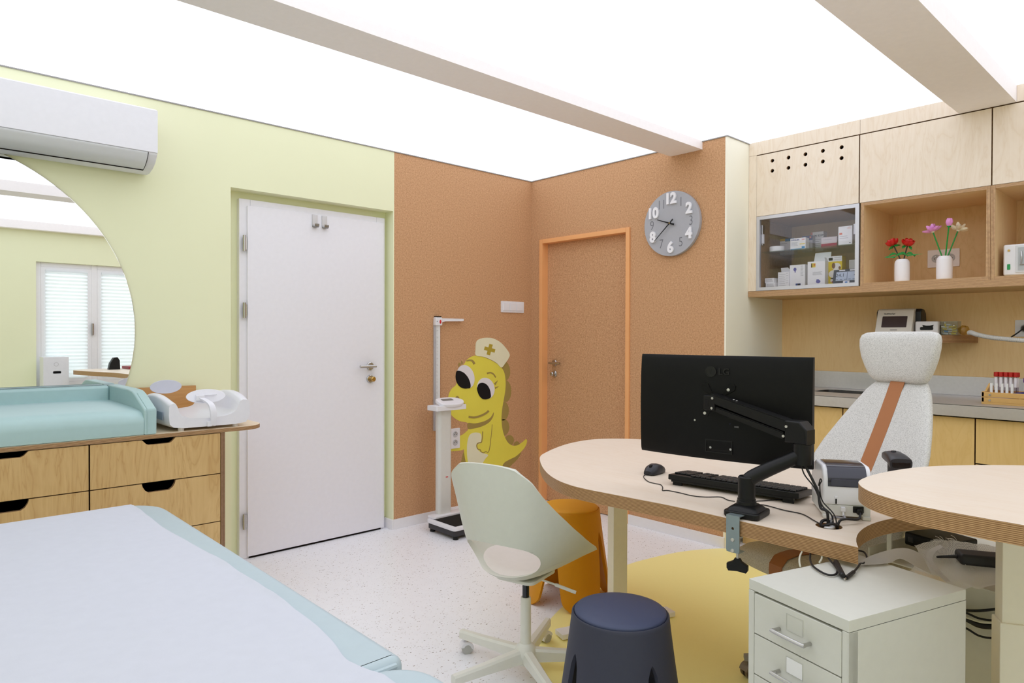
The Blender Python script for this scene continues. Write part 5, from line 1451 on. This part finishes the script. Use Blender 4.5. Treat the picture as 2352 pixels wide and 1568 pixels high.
def plugx(b):
    a, c = at(1920, 1290, 'z', .7105), at(1936, 1322, 'z', .7105); b.tube([a, a.lerp(c, .2), a.lerp(c, .8), c], lambda t: .0075 if .08 < t < .92 else .005, 8, 3)
cable('socket_cord', 'black cord with a rectangular coupling lying on the drawer unit', pts, .0025, extra=plugx)
def plugt(b):
    a, c = at(1961, 1313, 'z', .7075), at(1944, 1326, 'z', .7065); b.tube([a, a.lerp(c, .5), c], .0048, 10, 3)
    d = (c-a).normalized(); b.mi = 1; b.tube([c, c+d*.014], .0022, 8, smooth=False); b.mi = 0
b = B(); b.tube([at(1972, 1264, 'z', .712), at(1985, 1268, 'z', .712), at(1991, 1281, 'z', .71), at(1984, 1293, 'z', .708), at(1976, 1294, 'z', .708), at(1972, 1300, 'z', .708), at(1962, 1312, 'z', .7075)], .0026, 8, 8); plugt(b)
tag(obj('plug_cord', b, [CABLE, CHROME]), 'black cord with a silver-tipped barrel plug hanging from the desk corner', 'cable')
wc = M('cable_white', (204, 204, 188), .5)
cable('white_cord', 'white cord curving below the desk edge, beside the brown strap', [at(1847, 1258, 'z', .716), at(1838, 1275, 'z', .709), at(1836, 1288, 'z', .705), at(1838, 1300, 'z', .705)], .0024, col=wc)
cable('white_cord', 'short white cord below the desk edge between two black cords', [at(1889, 1270, 'z', .716), at(1887, 1283, 'z', .709), at(1882, 1291, 'z', .706)], .0024, col=wc)

# ------------------------------------------------------------------ drawer unit under the desk
UW = M('unit_white', (208, 208, 200), .38)
def drawer_unit(name, label, loc, rz, z0=.055, H=.70):
    t = thing(name, label, 'drawer unit', loc, rz, group='white metal drawer units')
    b = B(); w_, d_ = .1425, .21
    b.box(-w_, w_, -d_, d_, H-.026, H, .0015); obj('top_panel', b, UW, t)
    b = B()
    b.box(-w_, -w_+.0015, -d_, d_, z0, H-.027); b.box(w_-.0015, w_, -d_, d_, z0, H-.027); b.box(-w_, w_, d_-.002, d_, z0, H-.027)
    b.box(-w_, -w_+.017, -d_, -d_+.03, z0, H-.027, .0008, 1); b.box(w_-.017, w_, -d_, -d_+.03, z0, H-.027, .0008, 1)
    b.box(-w_+.002, w_-.002, -d_+.002, d_-.002, z0, z0+.004)
    obj('body', b, UW, t)
    b = B(); b.box(-w_+.018, w_-.018, -d_+.02, d_-.01, z0+.01, H-.03); obj('inside_shade', b, GAPSHADE, t)  # dark block painted as the shade behind the drawers
    n = 6; p = (H-.028-z0-.006)/n
    for k in range(n):
        a = H-.0285-p*(k+1); c = a+p-.003
        dr = B(); dr.box(-w_+.0185, w_-.0185, -d_-.0005, -d_+.016, a, c, .0012, 1); dr = obj('drawer', dr, UW, t)
        b = B(); zc = a+p*.40
        b.tube([(-.044, -d_+.0, zc), (-.044, -d_-.020, zc), (-.040, -d_-.026, zc), (.040, -d_-.026, zc), (.044, -d_-.020, zc), (.044, -d_, zc)], .0045, 10, 3); obj('handle', b, CHROME, dr)
        b = B(); b.plate([(-.024, zc+.006), (.024, zc+.006), (.024, zc+.046), (-.024, zc+.046)], [[(-.0228, zc+.007), (.0228, zc+.007), (.0228, zc+.045), (-.0228, zc+.045)]], 0, .0012, fr((0, -d_-.0005, 0), (1, 0, 0), (0, 0, 1), (0, -1, 0)))
        if k == 1: b.mi = 1; b.prism([(-.0225, zc+.008), (.0225, zc+.008), (.0225, zc+.044), (-.0225, zc+.044)], 0, .0008, fr((0, -d_-.0005, 0), (1, 0, 0), (0, 0, 1), (0, -1, 0)))
        obj('label_holder', b, [M('holder_grey', (196, 196, 190), .4), CARD], dr)
    for x in (-w_+.03, w_-.03):
        for y in (-d_+.03, d_-.03):
            b = B(); b.cyl((x-.008, y, .02), (x+.008, y, .02), .02, n=18); b.box(x-.012, x+.012, y-.012, y+.012, .03, z0, .003); obj('caster', b, BLACK, t)
    return t
drawer_unit('drawer_unit', 'white metal drawer unit on casters under the front corner of the desk', (-2.048, -3.2475, 0), R(253.5))
u2 = drawer_unit('drawer_unit', 'second white metal drawer unit in the shade behind the first, under the tall desk', (-1.075, -3.43, 0), R(73.5), H=.58)
# things kept under the tall desk
nt = thing('cable_net', 'white frayed netting sagging under the two desks', 'netting', (-1.5, -3.35, .6))
def npnt(px, py, z): return at(px, py, 'z', z)-Vector((-1.5, -3.35, .6))
top = [npnt(2100, 1252, .69), npnt(2150, 1240, .70), npnt(2200, 1242, .70), npnt(2250, 1250, .695), npnt(2330, 1262, .69)]
midp = [npnt(2128, 1282, .655), npnt(2160, 1290, .645), npnt(2205, 1300, .64), npnt(2250, 1305, .645), npnt(2330, 1312, .65)]
bot = [npnt(2080, 1318, .635), npnt(2130, 1342, .62), npnt(2180, 1358, .612), npnt(2225, 1352, .618), npnt(2255, 1348, .624), npnt(2330, 1338, .64)]
def nf(u, v):
    def on_(L): 
        Q = spline(L, 8); k = min(len(Q)-1, int(u*(len(Q)-1))); return Q[k]
    a, c, d = on_(top), on_(midp), on_(bot)
    p = (1-v)**2*a+2*v*(1-v)*c+v*v*d
    return p+Vector((0, 0, .006*mnoise.noise(Vector((u*7, v*5, 1)))))
b = B(); b.grid(nf, 33, 17); obj('hammock_sheet', b, NET, nt, ang=80)
def rib(pa, pb, w_, tw=0., n=24):
    Q = spline(pa, 8); S = spline(pb, 8)
    b = B(); t = bmesh.new(); rows = [(t.verts.new(p), t.verts.new(q)) for p, q in zip(Q, S)]
    for p, q in zip(rows, rows[1:]): t.faces.new((p[0], p[1], q[1], q[0]))
    bmesh.ops.solidify(t, geom=list(t.faces), thickness=.0012); b.merge(t); return b
HEM = M('hem_white', (214, 210, 204), .85, spec=.1, bump=.3, bs=700)
obj('hem_band', rib([npnt(2160, 1250, .695), npnt(2135, 1262, .685), npnt(2128, 1280, .668), npnt(2142, 1305, .655), npnt(2170, 1335, .642)], [npnt(2166, 1256, .694), npnt(2148, 1268, .683), npnt(2142, 1284, .666), npnt(2155, 1305, .654), npnt(2184, 1336, .640)], .02), HEM, nt, ang=80)
obj('tail_strip', rib([npnt(1970, 1291, .712), npnt(2000, 1276, .716), npnt(2040, 1263, .714), npnt(2075, 1258, .71), npnt(2105, 1266, .70), npnt(2122, 1282, .69)], [npnt(1975, 1297, .706), npnt(2010, 1296, .706), npnt(2045, 1292, .706), npnt(2070, 1283, .704), npnt(2112, 1305, .69), npnt(2140, 1318, .675)], .02), HEM, nt, ang=80)
b = B()
for k in range(16):
    p0 = npnt(2150+k*3.2, 1246-k*.3, .697); d_ = Vector((-.010+.01*rng.random(), .02*rng.random(), .012*rng.random()))
    b.tube([p0, p0+d_*.6+Vector((0, 0, .004)), p0+d_*1.4], .0005, 4, 3)
for k in range(14):
    p0 = npnt(2225+k*2.5, 1300-k*1.6, .655); d_ = Vector((-.02*rng.random(), .012*rng.random(), -.012+.016*rng.random()))
    b.tube([p0, p0+d_*.6, p0+d_*1.3+Vector((0, 0, .004))], .0005, 4, 3)
obj('frayed_threads', b, HEM, nt)
bx = thing('power_box', 'flat black device box on the under-desk tray near the yellow cabinet front', 'power supply', at(2150, 1238, 'z', .65), R(-20))
b = B(); b.box(-.07, .07, -.09, .06, -.025, .018, .006, 3); obj('case', b, BLACK, bx)
b = B(); b.box(-.072, -.069, .028, .045, -.012, .004, .001, 1); b.mi = 1; b.box(-.073, -.069, -.05, -.02, -.022, -.016, .001, 1); obj('port_row', b, [M('port_dark', (48, 48, 52), .3), CHROME], bx)
br = thing('power_brick', 'rounded black power brick lying in the white netting', 'power supply', at(2268, 1284, 'z', .675), R(-62))
b = B(); b.box(-.075, .075, -.033, .033, -.016, .016, .010, 4); obj('case', b, M('brick_black', (30, 30, 34), .5), br)
b = B(); b.tube([(-.075, 0, 0), (-.10, .002, -.004), (-.125, .008, -.01)], lambda t: .006-.003*t, 8); obj('cord', b, CABLE, br)
ut = thing('cable_tray', 'white metal tray under the desks holding power supplies', 'cable tray', (-1.28, -3.32, .60))
b = B(); b.box(-.24, .28, -.25, .20, .0, .004, .001, 1, RZ(R(-12))); b.box(-.24, .28, .196, .20, .0, .03, .001, 1, RZ(R(-12))); obj('tray', b, UW, ut)
for dx_, dy_ in ((-.2, .18), (.25, .15), (.2, -.2), (-.2, -.2)):
    b = B(); b.box(dx_-.006, dx_+.006, dy_-.006, dy_+.006, .0, .275 if dy_ < 0 else .115); obj('hanger', b, UW, ut)
for i, (za, zb_, zc_, r_, lab) in enumerate(((1401, 1402, 1398, .0042, 'uppermost black cable of the hanging bundle between the drawer units and desk leg'), (1406, 1420, 1424, .0035, 'second black cable of the hanging bundle by the right desk leg'), (1420, 1436, 1438, .0085, 'thick black cable bundle sagging by the right desk leg'), (1441, 1460, 1465, .0034, 'lowest black cable of the hanging bundle by the right desk leg'))):
    X_ = -1.30
    cable('hanging_cable', lab, [at(2170, za-6, 'x', X_+.03), at(2215, za, 'x', X_), at(2250, zb_, 'x', X_-.01), at(2290, zc_, 'x', X_), at(2345, zc_-8, 'x', X_+.03)], r_, group='hanging cables by the desk leg')
cable('white_cord', 'pale cable running through the hanging black bundle by the right desk leg', [at(2170, 1405, 'x', -1.28), at(2215, 1416, 'x', -1.31), at(2250, 1427, 'x', -1.33), at(2290, 1429, 'x', -1.32), at(2345, 1420, 'x', -1.28)], .0034, col=wc, group='hanging cables by the desk leg')

# ------------------------------------------------------------------ office chair with headrest
oc = thing('office_chair', 'white fabric high-back office chair with headrest and brown strap', 'office chair', (-1.233, -2.838, 0), R(161))
def sup(a, c, n=2.6, k=36):
    return [(a*math.copysign(abs(math.cos(t))**(2/n), math.cos(t)), c*math.copysign(abs(math.sin(t))**(2/n), math.sin(t))) for t in [2*PI*i/k for i in range(k)]]
def bf(z): return -.09-.345*(z-.55)/.60 - .05*((z-.55)/.6)*(1-(z-.55)/.6)
LEAN = math.atan2(.345, .60)
def hwid(z):
    K = [(.50, .225), (.60, .245), (.70, .250), (.80, .245), (.88, .228), (.96, .198), (1.03, .168), (1.10, .132), (1.14, .098), (1.158, .06)]
    for (a, p), (c, q_) in zip(K, K[1:]):
        if z <= c: s = (z-a)/(c-a); return p+(q_-p)*s
    return .05
b = B(); rows = []
for i in range(30):
    z = .50+.658*i/29
    th = .030*(1 if i < 27 else (.85, .6, .28)[i-27])*(1 if i > 1 else (.5, .85)[i])
    sec_ = sup(th, hwid(z), 2.8)
    rows.append([(bf(z)+x+.05*(y/.25)**2, y, z+.35*x) for x, y in sec_])
b.loft(rows); obj('backrest', b, FAB, oc, ang=70)
b = B(); t = bmesh.new(); vs = []
for i in range(26):
    z = .515+.625*i/25; x = bf(z)+.0325
    vs.append((t.verts.new((x, -.030, z+.35*.03)), t.verts.new((x, .030, z+.35*.03))))
for p, q in zip(vs, vs[1:]): t.faces.new((p[0], p[1], q[1], q[0]))
bmesh.ops.recalc_face_normals(t, faces=t.faces); bmesh.ops.solidify(t, geom=list(t.faces), thickness=.003); b.merge(t); obj('back_strap', b, LEATHER, oc)
b = B(); rows = []
HK = [(1.128, .085, .022), (1.136, .108, .034), (1.155, .125, .042), (1.19, .142, .046), (1.23, .158, .046), (1.27, .167, .044), (1.30, .169, .040), (1.318, .164, .032), (1.328, .150, .020), (1.332, .120, .008)]
for z, w_, th in HK:
    rows.append([(bf(1.14)+.012-.12*(z-1.14)+x+.045*(y/.17)**2, y, z+.10*x) for x, y in sup(th, w_, 2.9, 40)])
b.loft(rows); obj('headrest', b, FAB, oc, ang=70)
b = B(); rows = []
for x, z, w_, th in ((-.20, .487, .19, .02), (-.17, .478, .225, .04), (-.08, .468, .243, .046), (.06, .470, .243, .046), (.16, .476, .236, .044), (.215, .474, .222, .036), (.24, .464, .19, .022)):
    rows.append([(x, y, z+zz) for zz, y in sup(th, w_, 2.8)])
b.loft(rows); obj('seat', b, FABD, oc, ang=70)
b = B(); t = bmesh.new(); vs = []
for x, z in [(-.16, .5205), (-.05, .517), (.06, .5185), (.15, .5245), (.19, .5205), (.219, .5145), (.2435, .489), (.2455, .464), (.2435, .439), (.216, .4330), (.16, .427)]:
    vs.append((t.verts.new((x, -.030, z)), t.verts.new((x, .030, z))))
for p, q in zip(vs, vs[1:]): t.faces.new((p[0], p[1], q[1], q[0]))
bmesh.ops.recalc_face_normals(t, faces=t.faces); bmesh.ops.solidify(t, geom=list(t.faces), thickness=.003); b.merge(t); obj('seat_strap', b, LEATHER, oc)
b = B(); b.tube([(-.10, 0, .42), (-.19, 0, .43), (-.215, 0, .50), (-.22, 0, .62)], .022, 12); obj('back_bracket', b, BLACKM, oc)
b = B(); b.box(-.12, .12, -.10, .10, .395, .43, .01); b.tube([(.04, .10, .41), (.06, .25, .405)], .006, 8, smooth=False); b.box(.04, .085, .22, .27, .398, .412, .004); obj('mechanism', b, M('mech_grey', (120, 118, 114), .5), oc)
b = B(); b.cyl((0, 0, .10), (0, 0, .25), .028); b.cyl((0, 0, .25), (0, 0, .40), .014); obj('gas_lift', b, BLACKM, oc)
CST = M('caster_taupe', (126, 114, 100), .4)
def caster(parent, x, y, a, mat_h, mat_w, r=.027, zt=.075):
    b = B(); L = T(x, y, 0) @ RZ(a)
    b.cyl((0, 0, .05), (0, 0, zt), .007, n=10, mtx=L)
    for s in (-1, 1):
        b.mi = 1; b.cyl((-.012, s*.006, r), (-.012, s*.019, r), r, n=22, mtx=L)
    b.mi = 0
    rows = []
    for s in (-.021, .021):
        rows.append([L @ Vector((-.012+(r+.004)*math.cos(t), s, r+(r+.004)*math.sin(t))) for t in [R(10)+R(190)*k/14 for k in range(15)]]+[L @ Vector((-.012-(r-.008)*math.cos(t), s, r+(r-.008)*math.sin(t))) for t in [R(10)+R(150)*k/10 for k in range(11)]])
    b.loft(rows)
    return obj('caster', b, [mat_h, mat_w], parent)
for k in range(5):
    a = R(124-161+72*k)
    b = B(); c, s = math.cos(a), math.sin(a)
    L = RZ(a)
    b.loft([[L @ Vector((x, -w_, z0)), L @ Vector((x, w_, z0)), L @ Vector((x, w_*.7, z1)), L @ Vector((x, -w_*.7, z1))] for x, w_, z0, z1 in ((.015, .03, .08, .125), (.15, .024, .075, .105), (.285, .018, .072, .088))]); obj('base_leg', b, M('base_grey', (140, 136, 130), .5), oc)
    caster(oc, .275*c, .275*s, a+.6, CST, M('caster_wheel', (96, 82, 68), .3))

# ------------------------------------------------------------------ white shell swivel chair
vc_ = thing('swivel_chair', 'white moulded shell swivel chair turned towards the desk', 'swivel chair', (-2.0, -2.022, 0), R(15))
Cp = [(.232, .438), (.185, .421), (.09, .408), (0, .403), (-.09, .406), (-.155, .418), (-.205, .452), (-.236, .51), (-.258, .60), (-.274, .70), (-.284, .79), (-.288, .862)]
Rp = [(.250, .180, .452), (.19, .212, .474), (.13, .224, .505), (.07, .230, .540), (.01, .232, .578), (-.05, .230, .617), (-.10, .224, .655), (-.145, .214, .692), (-.185, .202, .730), (-.222, .188, .770), (-.252, .168, .810), (-.276, .120, .848)]
Cq = spline([(a, 0, c) for a, c in Cp], 6); Rq = spline(Rp, 6)
NQ = len(Cq)
def shellp(u, v):
    k = min(NQ-1, int(round(u*(NQ-1)))); C_, R_ = Cq[k], Rq[k]
    s = 2*v-1; a = abs(s)
    return Vector((C_.x+(R_.x-C_.x)*a**2.0, R_.y*s*(1.10-.10*a*a), C_.z+(R_.z-C_.z)*a**2.4))
b = B(); b.grid(shellp, NQ, 41, thick=.012)
o = obj('shell', b, MILK, vc_, ang=60)
cut = B(); cut.prism([(p.x, p.y) for p in spline([(-.152, .525, 0), (-.140, .482, 0), (-.10, .452, 0), (0, .441, 0), (.10, .452, 0), (.140, .482, 0), (.152, .525, 0), (.128, .557, 0), (.07, .572, 0), (0, .576, 0), (-.07, .572, 0), (-.128, .557, 0)], 5, True)], -.1, .26, fr((-.28, 0, 0), (0, 1, 0), (0, 0, 1), (1, 0, 0)))
co_ = obj('cutter', cut, MILK)
md = o.modifiers.new('cut', 'BOOLEAN'); md.object = co_; md.operation = 'DIFFERENCE'; md.solver = 'EXACT'
md.use_self = True
co_.parent = vc_
dg = bpy.context.evaluated_depsgraph_get(); dg.update()
me2 = bpy.data.meshes.new_from_object(o.evaluated_get(dg)); o.modifiers.clear(); old = o.data; o.data = me2; bpy.data.meshes.remove(old); o.data.name = 'shell'
bpy.data.objects.remove(co_)
o.data.polygons.foreach_set('use_smooth', [True]*len(o.data.polygons)); o.data.set_sharp_from_angle(angle=R(50))
b = B()
def padf(u, v):
    x = -.150+.36*u; s = 2*v-1
    w_ = .175*(1-abs(2*u-1)**3.2*.45)
    k = min(range(NQ), key=lambda i: abs(Cq[i].x-x)+10*(Cq[i].z > .5))
    C_, R_ = Cq[k], Rq[k]; y = s*w_; a = min(1, abs(y)/R_.y/1.06)
    z = C_.z+(R_.z-C_.z)*a**2.4
    return (x, y, z+.009+.020*min(1, 6*(1-abs(s)))*min(1, 8*u)*min(1, 8*(1-u)))
b.grid(padf, 24, 19); obj('seat_pad', b, M('pad_beige', (222, 214, 208), .75, bump=.1, bs=600), vc_, ang=70)
CHW = M('chair_frame_white', (222, 222, 214), .4)
b = B(); b.prism(rrect(-.10, .10, -.085, .085, .03), .388, .4015, bev=.004); b.lathe([(0, .382), (.03, .382), (.04, .39), (0, .39)], 20); obj('seat_plate', b, CHW, vc_)
b = B(); b.cyl((0, 0, .29), (0, 0, .385), .0135, n=18); obj('gas_lift', b, BLACKG, vc_)
b = B(); b.lathe([(0, .11), (.021, .11), (.020, .300), (.018, .304), (.012, .304), (0, .304)], 26); obj('column', b, CHW, vc_)
b = B(); b.lathe([(0, .044), (.026, .044), (.030, .06), (.041, .085), (.043, .098), (.036, .115), (.024, .126), (.021, .128), (0, .128)], 30); obj('hub', b, CHW, vc_)
b = B(); lv = Vector((math.cos(R(-72)), math.sin(R(-72)), -.16)); p0 = Vector((0, 0, .388))+lv*.03
b.tube([p0, p0+lv*.09+Vector((0, 0, -.008))], .004, 8, smooth=False); b.tube([p0+lv*.085+Vector((0, 0, -.008)), p0+lv*.165+Vector((0, 0, -.018))], .0065, 10, smooth=False); obj('height_lever', b, CHW, vc_)
for k in range(5):
    a = R(101-15+72*k); L = RZ(a)
    b = B()
    b.loft([[L @ Vector((x, -w_, z0)), L @ Vector((x, w_, z0)), L @ Vector((x, w_, z1-.008)), L @ Vector((x, w_*.6, z1)), L @ Vector((x, -w_*.6, z1)), L @ Vector((x, -w_, z1-.008))] for x, w_, z0, z1 in ((.025, .020, .058, .108), (.20, .0165, .062, .098), (.325, .0145, .062, .094))])
    obj('base_leg', b, CHW, vc_)
    caster(vc_, .312*math.cos(a), .312*math.sin(a), a+(.9, 2.2, .4, 1.1, -.5)[k], PLW, M('wheel_grey', (176, 176, 172), .4), .023, .068)

# ------------------------------------------------------------------ stools
def stool(name, label, x, y, rot, body, pad, Hs=.455, rt=.150, rb=.215):
    t = thing(name, label, 'stool', (x, y, 0), rot, group='moulded four-leg stools')
    za = .355
    def rad(z): s = 1-z/Hs; return rt+(rb-rt)*(.25*s+.75*s**1.15)+.0
    def half(z):          # half opening angle of the slit at height z
        if z >= za: return 0.
        s = (za-z)/za
        h = R(5.5)*min(1, s*9)**.6+R(15)*s**1.5
        if z < .055: h += R(13)*(1-z/.055)**2.2
        return h
    zs = [0, .004, .012, .025, .04, .055, .09, .14, .20, .25, .29, .32, .338, .348, za, .37, .40, .43, Hs-.012, Hs-.004, Hs]
    b = B(); tmp = bmesh.new(); nc = 14
    for leg in range(4):
        grid_ = []
        for z in zs:
            h = half(z); r = rad(z) - (.004 if z == Hs else 0)
            a0, a1 = leg*PI/2-PI/4+h, leg*PI/2+PI/4-h
            grid_.append([tmp.verts.new((r*math.cos(a0+(a1-a0)*k/nc), r*math.sin(a0+(a1-a0)*k/nc), z)) for k in range(nc+1)])
        for p, q in zip(grid_, grid_[1:]):
            for k in range(nc): tmp.faces.new((p[k], p[k+1], q[k+1], q[k]))
    bmesh.ops.remove_doubles(tmp, verts=tmp.verts, dist=1e-5)
    bmesh.ops.recalc_face_normals(tmp, faces=tmp.faces)
    bmesh.ops.solidify(tmp, geom=list(tmp.faces), thickness=.014)
    b.merge(tmp); b.lathe([(0, Hs-.03), (rt-.012, Hs-.03), (rt-.012, Hs-.012), (0, Hs-.012)], 48)
    obj('body', b, body, t, ang=45)
    b = B(); b.lathe([(0, Hs-.012), (rt-.010, Hs-.012), (rt-.008, Hs-.004), (rt-.008, Hs+.002), (rt-.012, Hs+.007), (rt-.03, Hs+.011), (rt*.5, Hs+.016), (0, Hs+.018)], 64); obj('seat_pad', b, pad, t, ang=50)
    return t
stool('stool', 'dark navy moulded stool in front of the desk', -2.135, -2.585, R(208), M('navy_plastic', (58, 60, 74), .6, spec=.3, bump=.02, bs=500), M('navy_seat', (58, 66, 94), .5, bump=.03, bs=700))
stool('stool', 'mustard orange moulded stool behind the swivel chair', -1.300, -1.610, R(240), M('mustard_plastic', (204, 138, 8), .5, spec=.3), M('mustard_seat', (216, 152, 24), .55, bump=.03, bs=700))

# ------------------------------------------------------------------ seen only in the mirror
tw = thing('tall_cabinet', 'tall white cabinet with slot handle standing before the window, seen in the mirror', 'cabinet', (-2.44, -5.11, 0))
b = B(); b.plate([(-.118, 0), (.118, 0), (.118, 1.06), (-.118, 1.06)], [rrect(-.045, .03, .878, .905, .008)], -.004, 0, fr((0, .13, 0), (-1, 0, 0), (0, 0, 1), (0, 1, 0))); obj('front_panel', b, PLW, tw)
b = B()
for a in ((-.118, .118, -.12, -.115, 0, 1.06), (-.118, -.113, -.115, .126, 0, 1.06), (.113, .118, -.115, .126, 0, 1.06), (-.113, .113, -.115, .126, 1.052, 1.06)): b.box(*a)
obj('body', b, PLW, tw)
b = B(); b.plate(ring(-.0, .98, .022, n=28), [ring(0, .98, .018, n=28)], 0, .001, fr((0, .1305, 0), (-1, 0, 0), (0, 0, 1), (0, 1, 0))); obj('ring_mark', b, GREYP, tw)
sb = thing('black_holder', 'black wedge-shaped holder on the tall desk, seen in the mirror', 'holder', (-1.935, -4.68, .921))
b = B(); b.prism([(.07, 0), (.055, .07), (.02, .13), (-.02, .135), (-.04, .10), (-.045, 0)], -.04, .04, fr((0, 0, 0), (-1, 0, 0), (0, 0, 1), (0, 1, 0)), bev=.008); obj('shell', b, BLACK, sb)
rf = thing('red_folder', 'dark red folder on the tall desk, seen in the mirror', 'folder', (-1.715, -4.72, .921))
b = B(); b.box(-.11, .11, -.15, .15, 0, .03, .004); obj('cover', b, M('folder_red', (146, 54, 60), .5), rf)
for o in bpy.data.objects:
    if o.type == 'MESH' and len(o.data.materials) == 0: print('NO MATERIAL', o.name)
